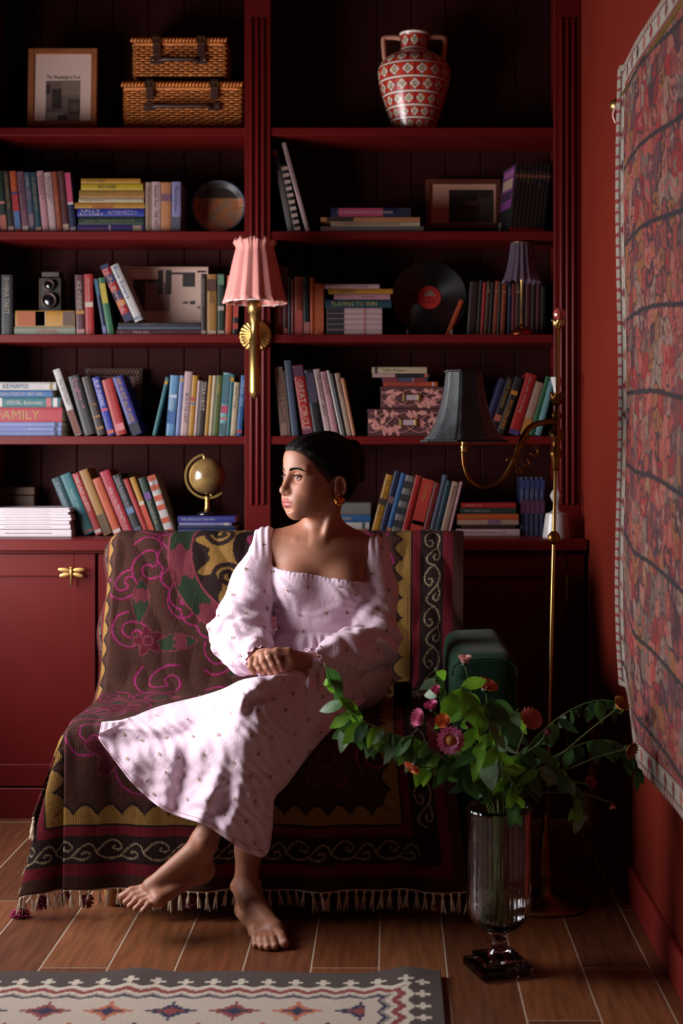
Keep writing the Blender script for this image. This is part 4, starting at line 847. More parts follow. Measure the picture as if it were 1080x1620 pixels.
# pattern, drawn in cloth coordinates
cB, cR, cM, cG, cP, cMg, cCr, cMr = H('#563329'), H('#86202f'), H('#b08444'), H('#33452f'), H('#8a3c48'), H('#c0327e'), H('#c0a888'), H('#6a1c2c')
cD = H('#33201e')
colr = np.zeros((NU, NV, 3)); colr[:] = cB
def paint(mask, c): colr[mask] = c
def pline(pts, w, c, closed=False):
    pts = np.asarray(pts, float); lo_, hi = pts.min(0)-w*2, pts.max(0)+w*2
    i0, i1 = np.searchsorted(uu, [lo_[0], hi[0]]); j0, j1 = np.searchsorted(vv_, [lo_[1], hi[1]])
    if i1-i0 < 1 or j1-j0 < 1: return
    g = np.stack([U[i0:i1, j0:j1], Vv[i0:i1, j0:j1]], -1); dm = np.full(g.shape[:2], 9.)
    for p, q in zip(pts[:-1], pts[1:]):
        d = q-p; L = d @ d+1e-12; t = np.clip(((g-p) @ d)/L, 0, 1); dm = np.minimum(dm, np.linalg.norm(g-p-t[..., None]*d, axis=-1))
    colr[i0:i1, j0:j1][dm < w] = c
def poly(pts, c):
    pts = np.asarray(pts, float); lo_, hi = pts.min(0), pts.max(0)
    i0, i1 = np.searchsorted(uu, [lo_[0], hi[0]]); j0, j1 = np.searchsorted(vv_, [lo_[1], hi[1]])
    if i1 <= i0 or j1 <= j0: return
    x, y = U[i0:i1, j0:j1], Vv[i0:i1, j0:j1]; ins = np.zeros(x.shape, bool)
    for (xa, ya), (xb_, yb_) in zip(pts, np.roll(pts, -1, 0)):
        cnd = (ya > y) != (yb_ > y); ins ^= cnd & (x < (xb_-xa)*(y-ya)/(yb_-ya+1e-12)+xa)
    colr[i0:i1, j0:j1][ins] = c
def xf(pts, cx, cy, s, a, flip=1):
    pts = np.asarray(pts, float)*[1, flip]; ca, sa = math.cos(a), math.sin(a); return np.stack([cx+s*(pts[:, 0]*ca-pts[:, 1]*sa), cy+s*(pts[:, 0]*sa+pts[:, 1]*ca)], 1)
curl = spline([(-1, -.5), (-1.1, .2), (-.6, .8), (.1, .95), (.8, .6), (1, 0), (.75, -.45), (.35, -.5), (.2, -.15), (.45, .1), (.1, .35), (-.3, .3), (-.45, -.1), (-.25, -.55), (.05, -.85), (.6, -1)], 5)
leaf = spline([(0, -1), (.3, -.5), (.38, 0), (.25, .6), (0, 1), (-.25, .6), (-.38, 0), (-.3, -.5), (0, -1)], 5)
def flower(cx, cy, s, c1, c2, a0=0.):
    t = np.linspace(0, 2*PI, 60); r = 1+.28*np.cos(5*t); poly(np.stack([cx+s*r*np.cos(t+a0), cy+s*r*np.sin(t+a0)], 1), c1); pline(np.stack([cx+s*r*np.cos(t+a0), cy+s*r*np.sin(t+a0)], 1), .0022, c2); pline(np.stack([cx+s*.4*np.cos(t), cy+s*.4*np.sin(t)], 1), .003, c2)
# field motifs
mu, mv = .0, seg[4]+.035
for (cx, cy, s, a, fl_) in ((-.33, .36, .06, .5, 1), (-.35, .50, .065, 1.2, -1), (-.22, .62, .07, 2.2, 1), (-.05, .70, .07, .2, -1), (.15, .66, .07, 1.0, 1), (.33, .52, .065, 3, -1), (.34, .36, .06, 2.0, 1),
                         (-.3, .88, .065, .3, 1), (-.12, .98, .07, 1.5, -1), (.1, .9, .07, 2.5, 1), (.3, 1.0, .065, .8, 1), (-.33, 1.1, .06, 2, 1), (.05, 1.16, .07, 4, 1), (.28, 1.22, .06, 1, -1), (-.2, 1.24, .065, 3, 1), (-.4, .72, .05, 1, 1), (-.42, .98, .05, 2, -1), (-.30, .99, .06, 1, 1), (-.05, 1.07, .06, 2, 1), (-.40, 1.22, .06, 4, 1), (-.10, 1.44, .07, 0, 1), (.10, 1.42, .07, 2.6, -1), (-.40, 1.40, .065, 1.5, 1), (.40, 1.12, .05, 2, 1), (.38, 1.44, .06, 1, -1), (-.27, 1.50, .06, 4, -1), (-.42, .30, .05, 3, 1), (-.43, .58, .045, 0, 1), (-.13, .80, .05, 5, 1), (.2, .82, .06, 1, 1)):
    pline(xf(curl*1.12+.05, cx, cy, s, a+.15, fl_), .0016, cMr*1.3)
    pline(xf(curl, cx, cy, s, a, fl_), .0022, cMg)
for (cx, cy, s, a) in ((-.37, .63, .07, 0), (-.26, .76, .07, 1.45), (.36, .64, .07, 0), (.25, .77, .07, -1.4), (-.38, 1.06, .055, .4), (.1, 1.05, .055, 1), (-.05, .84, .055, 1.3), (-.25, 1.0, .06, 1.2)):
    lp = xf(leaf, cx, cy, s, a); poly(lp, cG); poly(xf(np.array([(-.36, -.1), (-.15, .12), (0, -.08), (.15, .12), (.36, -.1), (.3, -.5), (0, -.55), (-.3, -.5)]), cx, cy, s, a), cP); pline(lp, .002, cP)
for (cx, cy, s) in ((-.34, .755, .036), (.36, .75, .036), (-.36, 1.17, .05), (.25, 1.47, .065), (0, 1.30, .04), (-.16, 1.12, .035), (-.33, 1.45, .06), (-.05, 1.52, .04), (-.42, 1.05, .03)): flower(cx, cy, s, cMr, cP, cx*9)
# medallion
rr_ = np.hypot(U-mu, Vv-mv); an = np.arctan2(Vv-mv, U-mu)
t = np.linspace(0, 2*PI, 400); sc0 = .315+.014*np.abs(np.sin(t*14)); pline(np.stack([mu+sc0*np.cos(t), mv+sc0*np.sin(t)], 1), .0024, cMg)
ring = (rr_ > .225) & (rr_ < .295); segm = ((an/(2*PI)*16+.12*np.sin(((rr_-.225)/.07)*PI*3)) % 1) % 1; k16 = np.floor(an/(2*PI)*16+.12*np.sin(((rr_-.225)/.07)*PI*3))
paint(ring & (k16 % 2 == 0), cG); paint(ring & (k16 % 2 != 0), cP); paint(((np.abs(rr_-.225) < .003) | (np.abs(rr_-.295) < .003)), cP*1.4)
paint(rr_ < .222, cD); wob = .185+.022*np.sin(an*12)-.01*np.cos(an*24); paint((rr_ < wob) & (rr_ > .095), cM)
for i in range(6):
    a = i*PI/3+.35; cx, cy = mu+.148*math.cos(a), mv+.148*math.sin(a); pline(xf(curl, cx, cy, .040, a+PI, 1 if i % 2 else -1), .0075, cD)
paint(rr_ < .098, cD); flower(mu, mv, .05, cP, cMg)
# borders by distance to the edge
eu = np.minimum(HW-U, U+HL); ed = np.minimum(np.minimum(eu, LT-Vv), Vv+.02); al = np.where(eu < (LT-Vv), Vv, U)
scal = .190+.026*np.abs(np.sin(al*PI/.062)); paint(ed < scal, cM); edge_b = np.abs(ed-scal) < .004; paint(edge_b & (ed > .16), cD)
tip = (ed >= scal) & (ed < scal+.006) & (ed > .18); paint(tip, cD)
paint(ed < .162, cR); paint(ed < .134, cD*1.1); paint(ed < .064, cR); paint(ed < .034, cB*.9); paint((np.abs(ed-.162) < .0022) | (np.abs(ed-.064) < .0015), cD)
per = .125
def scrolls(fn, L):
    n_ = int(L/per)
    for i in range(n_):
        base = [(0, .40), (.10, .62), (.25, .80), (.42, .78), (.52, .60), (.44, .46), (.34, .52), (.36, .62)]
        base2 = [(0, .40), (.14, .22), (.32, .16), (.50, .26), (.64, .50), (.80, .72), (.93, .66), (1.0, .40)]
        hook = [(.50, .26), (.70, .16), (.86, .24), (.86, .40), (.76, .42), (.72, .34)]
        for bs in (base, base2, hook): pline([fn((i+x)*per, .064+.07*y) for x, y in spline(bs, 4)], .0019, cCr)
scrolls(lambda s, e_: (-HL+.06+s, LT-e_), HW+HL-.1); scrolls(lambda s, e_: (HW-e_, .02+s), LT-.1); scrolls(lambda s, e_: (-HL+e_, .02+s), LT-.1)
M_THROW = weave(mat('embroidered_wool', '#4a3029', .9, attr='Col', var=.22, vscale=380, spec=.15), 1500, .9)
th_ = empty('throw_blanket', (-.39, 4.1, .5)); tag(th_, 'dark brown embroidered throw with mustard scallops and tassels draped over sofa', 'blanket')
def Tn(o): o.matrix_parent_inverse = Matrix.Translation((.39, -4.1, -.5)); return o
colr *= .52
tc_ = Tn(mk('cloth', PC.reshape(-1, 3), gridmesh(NU, NV), M_THROW, th_, True, col=colr.reshape(-1, 3), uv=np.stack([U, Vv], -1).reshape(-1, 2)))
md = tc_.modifiers.new('thickness', 'SOLIDIFY'); md.thickness = .004; md.offset = -1
# fringe: white tassels and maroon pompoms
def tassel_mesh():
    b = MB(); b.add(ellip((0, 0, -.004), (.0035, .0035, .005), 7, 5)); R_ = random.Random(2)
    for i in range(7):
        a = 2*PI*i/7; b.add(tube([(0, 0, -.006), (.003*math.cos(a), .003*math.sin(a), -.02), (.006*math.cos(a)+R_.uniform(-.003, .003), .005*math.sin(a), -.036-R_.uniform(0, .006))], [.0013, .0015, .0009], 4))
    return b
def pom_mesh():
    b = MB(); R_ = random.Random(5)
    for i in range(46):
        d = Vector((R_.gauss(0, 1), R_.gauss(0, 1), R_.gauss(0, 1))).normalized(); b.add(tube([(0, 0, -.02), tuple(Vector((0, 0, -.02))+d*.017)], [.0032, .0024], 4))
    return b
cord = Tn(mk('fringe_cord', *tube(cloth(np.linspace(-HL, HW, 160), np.full(160, LT))+[0, 0, -.003], .003, 5), mat('fringe_cream', '#cdbaa0', .9), th_, True))
t0 = None; R_ = random.Random(11)
pts = [cloth(np.array(u), np.array(LT)) for u in np.arange(-HL+.012, HW, .0235)]+[cloth(np.array(-HL), np.array(v)) for v in np.arange(LT-.36, LT, .026)]
for p in pts:
    p = p+[0, -.002, -.003]; sc = R_.uniform(1.0, 1.3); sc = min(sc, max(.3, (p[2]-.003)/.045))
    if t0 is None: t0 = Tn(tassel_mesh().build('tassel', MATS['fringe_cream'], th_)); t0.location = p; t0.scale = (sc,)*3; t0.rotation_euler = (0, R_.uniform(-.2, .2), R_.uniform(0, 6))
    else: Tn(link_copy(t0, th_, p, (R_.uniform(-.15, .15), R_.uniform(-.25, .25), R_.uniform(0, 6)), (sc,)*3))
p0 = None; PM = mat('pompom_magenta', '#a02860', .9); 
for (u, dz) in ((-.55, .005), (-.47, .008), (-.40, 0), (-.13, 0), (.04, .0), (.22, 0), (.40, 0), (.54, 0)):
    p = cloth(np.array(u), np.array(LT))+[.0, .012, -.012+dz]
    if p0 is None: p0 = Tn(pom_mesh().build('pompom', mat('pompom_maroon', '#701c34', .9), th_)); p0.location = p; p0.scale = (1.15,)*3
    else: Tn(link_copy(p0, th_, p, (0, 0, u*9), (1.1,)*3))
p = cloth(np.array(-HL), np.array(LT)); b = pom_mesh(); q = Tn(b.build('corner_tassel', PM, th_)); q.location = (p[0]+.005, p[1]-.006, .028); q.scale = (1.6, 1.2, .95); tag(q, 'bright magenta corner tassel')
# dark tumbler and beaded pouch on the seat
e = empty('tumbler', (.03, 4.0, .4975)); tag(e, 'dark tumbler standing on the sofa seat beside her', 'cup')
mk('wall', *lathe([(.001, 0), (.0225, 0), (.025, .003), (.026, .062), (.0235, .062), (.0225, .006), (.001, .005)], 28, cap=False), mat('dark_glaze', '#14100f', .3), e, 'auto'); mk('drink', *lathe([(.001, .05), (.0232, .05)], 24, cap=False), mat('dark_drink', '#0c0605', .05), e)
# ------------------------------------------------------------------ floor rug
NX, NY = 560, 330; rx = np.linspace(-1.70, .112, NX); ry = np.linspace(2.2, 3.272, NY); GX, GY = np.meshgrid(rx, ry, indexing='ij')
gz = .009+.012*ss(3.05, 3.27, GY)*np.maximum(0, np.sin(GX*9.1+1.2+.6*np.sin(GX*3)))**6+.002*np.sin(GX*13)*ss(3.0, 3.27, GY)+.002
d1 = np.minimum(3.272-GY, 9); dR = .112-GX; dd = np.minimum(d1, dR+.02)/1.55; al = np.where(d1 < dR+.02, GX, GY)
cc = np.zeros((NX, NY, 3)); cc[:] = H('#c4b4a4'); g_ = H('#4c403c'); cr_ = H('#cfc2b0'); rd = H('#8a3f3c'); nv_ = H('#2a2b48'); og = H('#b8674c')
cc[dd < .062] = g_
q = (al/.062) % 1; tri = np.abs(q-.5)*2
cross = (dd > .030) & (dd < .052) & ((np.abs(q-.5) < .1) | ((np.abs(dd-.042) < .004) & (np.abs(q-.5) < .28))); cc[cross] = cr_
zz1 = .052+.012*tri; cc[(dd > zz1)] = cr_; zz2 = .064+.012*np.round(tri*4)/4; cc[(dd > zz2)] = rd; cc[dd > zz2+.012] = cr_; cc[dd > zz2+.02] = H('#9a8b80'); cc[dd > zz2+.026] = nv_; cc[dd > .098+.008*tri] = H('#c4b4a4')
rw = np.floor((3.272-GY-.172)/.115); st = np.abs((GX/.135+.5*(rw % 2)) % 1-.5)*2; sy = np.abs(((3.272-GY-.172)/.115) % 1-.5)*2
inn = (d1 > .172) & (dR > .17); star = inn & ((np.round(st*8)/8*.75+np.round(sy*6)/6*1.15 < .62) | (np.round(st*8)/8*1.5+np.round(sy*6)/6*.7 < .62)); kk = np.floor(GX/.135+.5*(rw % 2)).astype(int) % 3
cc[star & (kk == 0)] = rd; cc[star & (kk == 1)] = og; cc[star & (kk == 2)] = nv_
core = inn & (np.round(st*8)/8+np.round(sy*6)/6 < .4); cc[core & (kk != 2)] = nv_; cc[core & (kk == 2)] = rd
rg = empty('floor_rug', (-.8, 2.7, 0)); tag(rg, 'flat-woven cream floor rug with zigzag border and star motifs', 'rug')
o_ = mk('woven_field', np.stack([GX, GY, gz], -1).reshape(-1, 3), gridmesh(NX, NY), weave(mat('kilim_wool', '#a09080', .95, attr='Col', var=.16, vscale=260), 4200, .6), rg, True, col=cc.reshape(-1, 3), uv=np.stack([GX, GY], -1).reshape(-1, 2))
o_.matrix_parent_inverse = Matrix.Translation((.8, -2.7, 0)); md = o_.modifiers.new('thickness', 'SOLIDIFY'); md.thickness = .006; md.offset = -1
f0 = None
for y in np.arange(2.21, 3.27, .011):
    p = (.112, y, .008)
    if f0 is None: f0 = mk('fringe_strand', *tube([(0, 0, 0), (.012, .002, .002), (.03, -.003, -.0035), (.04, .002, -.006)], [.0032, .0036, .003, .001], 5), mat('rug_fringe', '#a89684', .9), rg); f0.matrix_parent_inverse = o_.matrix_parent_inverse.copy(); f0.location = p
    else: c_ = link_copy(f0, rg, p, (0, 0, R_.uniform(-.5, .5)))
# ------------------------------------------------------------------ carpet hung on the right wall
NA, NB = 300, 460; sa = np.linspace(0, 1, NA); sb_ = np.linspace(0, 1, NB); SA, SB2 = np.meshgrid(sa, sb_, indexing='ij')
Lr = 1.75; dist = SA*Lr                                   # distance from the far edge towards the camera
Zr = 2.235-SB2*1.80+.0
Xr = .618-.004*np.sin(dist*7)-.006*np.sin(SB2*9+dist*2)-.012*SB2; Yr_ = 3.79-dist
curlw = 1-ss(0, .03, dist); Xr = Xr-.014*curlw; Yr_ = Yr_-.10*SB2**3*(1-ss(0, .4, dist))-.012*np.sin(SB2*7)*(1-ss(0, .2, dist))
Zr = Zr+.17*SB2**3*(1-ss(0, .33, dist))
cc = np.zeros((NA, NB, 3)); cc[:] = H('#7a4a44'); hh = SB2*1.80
def hsh(i, j, k_=0): return np.modf(np.abs(np.sin(i*127.1+j*311.7+k_*74.7)*43758.5453))[0]
cells = H('#8a3c36'), H('#a05c50'), H('#70584e'), H('#8c2222'), H('#8c5432'), H('#4a262c'), H('#8e6e60'), H('#743630'), H('#a04840'), H('#62343a')
dist0, hh0 = dist, hh; dist = dist0+.012*np.sin(hh0*23+3*np.sin(dist0*9))+.006*np.sin(hh0*61+dist0*40); hh = hh0+.014*np.sin(dist0*21+hh0*5)+.006*np.sin(dist0*73-hh0*31); cw, ch = .058, .052; row_ = np.floor(hh/ch); ox = .5*(row_ % 2); ci = np.floor(dist/cw+ox); lx_, ly_ = (dist/cw+ox) % 1-.5, (hh/ch) % 1-.5
idx = (hsh(ci, row_)*len(cells)).astype(int); palarr = np.array(cells); cc = palarr[idx]
idx2 = (hsh(ci, row_, 3)*len(cells)).astype(int); ang = np.arctan2(ly_, lx_); fl_ = np.hypot(lx_, ly_) < .22+.13*np.cos(ang*(3+np.floor(hsh(ci, row_, 5)*3))+hsh(ci, row_, 7)*6); cc[fl_] = palarr[idx2][fl_]
dk = ((np.abs(lx_) > .43) & (hsh(ci, row_, 9) > .35)) | ((np.abs(ly_) > .44) & (hsh(ci, row_, 2) > .5)); cc[dk] = H('#3a2a2e')
dist, hh = dist0, hh0
band = np.abs(((hh+.02*np.sin(dist*5)) % .20)-.1) < .006; cc[band] = H('#2c2024')
edg = np.minimum(np.minimum(dist, hh), 1.80-hh)
cc[edg < .07] = H('#9a3a34'); bw = np.where(dist < np.minimum(hh, 1.8-hh), hh, dist); cc[(edg < .062)] = H('#a89c8e')
mot = (edg > .02) & (edg < .058) & (((bw/.085) % 1) < .45) & (np.abs(edg-.039) < .018*np.sin(((bw/.085) % 1)/.45*PI)); cc[mot] = palarr[(hsh(np.floor(bw/.085), 1)*4).astype(int)*2+1][mot]
cc[(edg < .018)] = H('#a4988a'); cc[(np.abs(edg-.019) < .003) | (np.abs(edg-.062) < .003)] = H('#4a2c2c'); cc *= .85; cc[(edg < .016) & (((bw/.03) % 1) < .3)] = H('#8a2c2c')
wc = empty('wall_carpet', (.63, 3.0, 1.2)); tag(wc, 'faded red knotted carpet hanging on the right wall', 'carpet')
o_ = mk('knotted_pile', np.stack([Xr, Yr_, Zr], -1).reshape(-1, 3), gridmesh(NA, NB), weave(mat('carpet_pile', '#804840', .95, attr='Col', var=.22, vscale=120), 3600, .7), wc, True, col=cc.reshape(-1, 3), uv=np.stack([dist, hh], -1).reshape(-1, 2))
o_.matrix_parent_inverse = Matrix.Translation((-.63, -3.0, -1.2)); md = o_.modifiers.new('thickness', 'SOLIDIFY'); md.thickness = .007; md.offset = 0
e = empty('curtain_rod', (.63, 3.0, 2.16)); tag(e, 'brass rod with rounded finial holding the wall carpet', 'rod')
rp_ = [(.615, 3.95, 2.155), (.615, 1.95, 2.155)]
rd_ = mk('rod', *tube(rp_, .0085, 12), M_BRASS, e); fin = mk('finial', *tube([(.612, 3.862, 2.155), (.612, 3.874, 2.155), (.612, 3.885, 2.155), (.612, 3.90, 2.155), (.612, 3.91, 2.155)], [.010, .017, .019, .014, .004], 14), M_BRASS, e, True)
rd_.data.transform(Matrix.Translation((0, -.08, 0)))
br = mk('bracket', *tube([(.612, 3.84, 2.155), (.640, 3.84, 2.14), (.6485, 3.84, 2.12)], .006, 8), M_BRASS, e)
for o_ in (rd_, fin, br): o_.matrix_parent_inverse = Matrix.Translation((-.63, -3.0, -2.16))
# pale clip
# (small pink clip holding the carpet to the rod)
cl = mk('carpet_clip', *tube(spline([(.600, 3.80, 2.135), (.592, 3.805, 2.11), (.598, 3.80, 2.088)], 5), [.004]*11, 8), mat('pink_plastic', '#e0a8a0', .4), None, True); tag(cl, 'small pink clip hanging at the far corner of the carpet', 'clip')
# ------------------------------------------------------------------ signed-distance modelling for the figure
from mathutils.bvhtree import BVHTree
class Field:
    def __init__(s, xs, ys, zs): s.ax = [np.asarray(a, np.float32) for a in (xs, ys, zs)]; s.F = np.full([len(a) for a in s.ax], .5, np.float32)
    def sl(s, lo_, hi): return tuple(slice(max(0, np.searchsorted(a, l)-1), np.searchsorted(a, h)+1) for a, l, h in zip(s.ax, lo_, hi))
    def co(s, sl): return np.meshgrid(*[a[q] for a, q in zip(s.ax, sl)], indexing='ij', sparse=True)
    def put(s, sl, d, k, op='u'):
        if 0 in d.shape: return
        F_ = s.F[sl]
        if op == 's': d = -d; h = np.maximum(k-np.abs(F_-d), 0)/k; s.F[sl] = np.maximum(F_, d)+h*h*k*.25
        else: h = np.maximum(k-np.abs(F_-d), 0)/k; s.F[sl] = np.minimum(F_, d)-h*h*k*.25
    def cone(s, a, b, r1, r2, k=.02, op='u'):
        a, b = np.asarray(a, float), np.asarray(b, float); m = max(r1, r2)+k+.03
        sl = s.sl(np.minimum(a, b)-m, np.maximum(a, b)+m); X, Y, Z = s.co(sl); d = b-a; L = d @ d+1e-12
        t = np.clip(((X-a[0])*d[0]+(Y-a[1])*d[1]+(Z-a[2])*d[2])/L, 0, 1)
        s.put(sl, (np.sqrt((X-a[0]-t*d[0])**2+(Y-a[1]-t*d[1])**2+(Z-a[2]-t*d[2])**2)-(r1+(r2-r1)*t)).astype(np.float32), k, op)
    def chain(s, pts, rs, k=.02):
        for p, q, r, t in zip(pts[:-1], pts[1:], rs[:-1], rs[1:]): s.cone(p, q, r, t, k)
    def ell(s, c, r, k=.02, op='u', fr=None):
        c, r = np.asarray(c, float), np.asarray(r, float); m = r.max()+k+.03
        sl = s.sl(c-m, c+m); X, Y, Z = s.co(sl); X, Y, Z = X-c[0], Y-c[1], Z-c[2]
        if fr is not None: X, Y, Z = [X*q[0]+Y*q[1]+Z*q[2] for q in fr]
        k0 = np.sqrt((X/r[0])**2+(Y/r[1])**2+(Z/r[2])**2); k1 = np.sqrt((X/r[0]**2)**2+(Y/r[1]**2)**2+(Z/r[2]**2)**2)+1e-9
        s.put(sl, (k0*(k0-1)/k1).astype(np.float32), k, op)
    def mesh(s):
        F_ = s.F; ins = F_ < 0; nx, ny, nz = F_.shape
        anyc = np.zeros((nx-1, ny-1, nz-1), bool); allc = np.ones_like(anyc); cs = [(i, j, k) for i in (0, 1) for j in (0, 1) for k in (0, 1)]
        for (i, j, k) in cs:
            q = ins[i:nx-1+i, j:ny-1+j, k:nz-1+k]; anyc |= q; allc &= q
        act = np.argwhere(anyc & ~allc); idm = np.full(anyc.shape, -1, np.int32); idm[tuple(act.T)] = np.arange(len(act))
        acc = np.zeros((len(act), 3)); cnt = np.zeros(len(act)); val = {c: F_[act[:, 0]+c[0], act[:, 1]+c[1], act[:, 2]+c[2]] for c in cs}
        for c in cs:
            for d in range(3):
                if c[d] == 0:
                    c2 = list(c); c2[d] = 1; c2 = tuple(c2); a, b = val[c], val[c2]; m = (a < 0) != (b < 0)
                    t = np.where(m, a/(a-b+1e-20), 0); p = np.repeat(np.array([c], float), len(act), 0); p[:, d] = t; acc[m] += p[m]; cnt[m] += 1
        acc /= cnt[:, None]; v = np.zeros_like(acc)
        for d in range(3): a0 = s.ax[d][act[:, d]]; a1 = s.ax[d][act[:, d]+1]; v[:, d] = a0+(a1-a0)*acc[:, d]
        qs = []
        for d in range(3):
            o1, o2 = (d+1) % 3, (d+2) % 3; sA = [slice(None)]*3; sB = [slice(None)]*3; sA[d] = slice(0, -1); sB[d] = slice(1, None)
            e = np.argwhere(ins[tuple(sA)] != ins[tuple(sB)]); ok = (e[:, o1] > 0) & (e[:, o2] > 0) & (e[:, o1] < F_.shape[o1]-1) & (e[:, o2] < F_.shape[o2]-1); e = e[ok]
            ring = []
            for (p, q) in ((0, 0), (-1, 0), (-1, -1), (0, -1)):
                k = e.copy(); k[:, o1] += p; k[:, o2] += q; ring.append(idm[tuple(k.T)])
            r = np.stack(ring, 1); fl_ = ins[tuple(e.T)]; r[~fl_] = r[~fl_][:, ::-1]; qs.append(r)
        return v, np.concatenate(qs)
def axis(*segs):
    out = [np.arange(a, b, h) for a, b, h in segs]; return np.concatenate(out+[[segs[-1][1]]])
# head frame: f forward, l her left, up; origin between the eyes
YAW = math.radians(55); TILT = math.radians(-1)
fwd = np.array([-math.sin(YAW), -math.cos(YAW), 0]); lft = np.array([math.cos(YAW), -math.sin(YAW), 0]); up = np.array([0, 0, 1.])
HO = np.array([-.2065, 3.935, 1.139])
def hd(a, b, c): return HO+a*fwd+b*lft+c*up
FR = [fwd, lft, up]
B = Field(axis((-.72, -.40, .003), (-.40, -.06, .0018), (-.06, .03, .006)), axis((3.40, 3.72, .0026), (3.72, 3.82, .003), (3.82, 4.06, .0018), (4.06, 4.16, .008)), axis((-.005, .20, .0028), (.20, .56, .007), (.56, .72, .0022), (.72, .90, .006), (.90, .99, .003), (.99, 1.28, .0017)))
# head
B.ell(hd(-.022, 0, .032), (.096, .076, .088), .02, fr=FR); B.ell(hd(.020, 0, -.028), (.071, .058, .084), .03, fr=FR)
B.ell(hd(.052, 0, .047), (.046, .058, .052), .025, fr=FR)
B.cone(hd(-.012, .052, -.056), hd(.064, .011, -.101), .013, .012, .02); B.cone(hd(-.012, -.052, -.056), hd(.064, -.011, -.101), .013, .012, .02); B.ell(hd(.074, 0, -.098), (.015, .018, .0145), .016, fr=FR)
for s_ in (-1, 1):
    B.ell(hd(.050, s_*.036, -.030), (.032, .028, .030), .04, fr=FR); B.ell(hd(.050, s_*.026, -.064), (.028, .022, .028), .03, fr=FR); B.cone(hd(.086, s_*.012, .0205), hd(.068, s_*.050, .021), .0085, .008, .016)
    B.ell(hd(.099, s_*.031, .000), (.019, .020, .013), .016, 's', fr=FR)
B.ell(hd(.080, 0, -.068), (.017, .032, .024), .03, fr=FR)
B.cone(hd(.086, 0, .016), hd(.107, 0, -.030), .0070, .0085, .012); B.ell(hd(.1085, 0, -.0365), (.0105, .0108, .0092), .010, fr=FR)
for s_ in (-1, 1): B.ell(hd(.0965, s_*.0130, -.0410), (.011, .0072, .0072), .008, fr=FR); B.ell(hd(.099, s_*.0062, -.0480), (.0065, .0034, .0032), .003, 's', fr=FR)
B.ell(hd(.0950, 0, -.0645), (.0095, .0245, .0056), .005, fr=FR); B.ell(hd(.0985, .006, -.0625), (.006, .008, .0045), .004, fr=FR); B.ell(hd(.0985, -.006, -.0625), (.006, .008, .0045), .004, fr=FR)
B.ell(hd(.0935, 0, -.0755), (.0100, .021, .0070), .005, fr=FR); B.cone(hd(.105, -.018, -.0698), hd(.105, .018, -.0698), .0013, .0013, .003, 's'); B.ell(hd(.096, 0, -.0870), (.006, .016, .004), .010, 's', fr=FR)
# eyelids: a shell round each eyeball with a slit
EYR = .0122; EC = [hd(.0765, s_*.0315, .0) for s_ in (1, -1)]
for c in EC: B.ell(c, (EYR+.0020,)*3, .004); 
for s_, c in zip((1, -1), EC):
    B.ell(c+fwd*.013-up*.0006, (.010, .0128, .0050), .0015, 's', fr=[fwd, lft, up]); B.ell(c, (EYR-.0012,)*3, .001, 's')
    B.cone(c+fwd*.0128+lft*(-s_*.010)+up*.0055, c+fwd*.0118+lft*(s_*.012)+up*.0045, .0016, .0014, .003)
# ears
for s_ in (1, -1):
    ea = hd(-.023, s_*.0715, -.026); fe = [fwd*.94+up*.1-lft*s_*.3, lft*s_*.95+fwd*.3, up]
    fe = [q/np.linalg.norm(q) for q in fe]
    B.ell(ea+lft*s_*.004, (.0165, .0070, .028), .005, fr=fe); B.ell(ea+lft*s_*.0125+fwd*.002+up*.003, (.0110, .0085, .0175), .003, 's', fr=fe)
    t = np.linspace(-.5, 4.3, 14); hel = [ea+lft*s_*.0095+fe[0]*(.0140*math.cos(a))*1.0+up*(.0245*math.sin(a)+.002) for a in t]; B.chain(hel, [.0036]*14, .003)
    B.ell(ea+fwd*.004*1-up*.029+lft*s_*.005, (.008, .0055, .009), .006, fr=FR); B.ell(ea+lft*s_*.008+fwd*.013-up*.004, (.004, .004, .006), .004, fr=FR)
    B.cone(ea+lft*s_*.008-fwd*.004+up*.014, ea+lft*s_*.008-fwd*.005-up*.012, .0028, .003, .004)
# neck and shoulders
NB_ = np.array([-.197, 3.995, .975])
B.cone(hd(-.030, 0, -.055), NB_+[0, .004, .02], .044, .046, .02); B.cone(hd(-.012, 0, -.075), NB_+[0, -.012, .02], .038, .040, .02); B.cone(NB_+[0, 0, .02], NB_+[0, 0, -.04], .046, .07, .03)
SR, SL_ = np.array([-.338, 3.995, .946]), np.array([-.062, 3.995, .918])
for S0 in (SR, SL_): B.cone(NB_+[0, .012, -.006], S0, .040, .037, .03)
for c, r in (((-.197, 4.0, .915), (.152, .088, .085)), ((-.196, 4.0, .84), (.135, .09, .13)), ((-.19, 4.02, .72), (.115, .09, .12)), ((-.185, 4.03, .60), (.16, .11, .105))): B.ell(c, r, .05)
NT = np.array([-.203, 3.922, .950])
for s_, S0 in ((-1, SR), (1, SL_)):
    B.chain([NT+[s_*.022, .006, .0], NT+[s_*.06, .024, .010], S0+[-s_*.02, -.018, .020]], [.0062, .0068, .009], .016)
B.cone(NT+[.012, .004, .004], hd(-.03, .050, -.05), .0075, .010, .014); B.cone(NT+[-.012, .004, .004], hd(-.03, -.046, -.05), .0075, .010, .014)
B.ell(NT+[0, .008, .004], (.016, .014, .020), .02)
for s_ in (-1, 1): B.ell((-.197+s_*.066, 3.935, .845), (.058, .05, .06), .03)
# arms
ER, WR = np.array([-.432, 3.955, .69]), np.array([-.352, 3.752, .662]); EL, WL = np.array([-.046, 3.965, .665]), np.array([-.208, 3.748, .655])
B.chain([SR, ER, WR], [.040, .034, .0225], .02); B.chain([SL_, EL, WL], [.040, .034, .0235], .02)
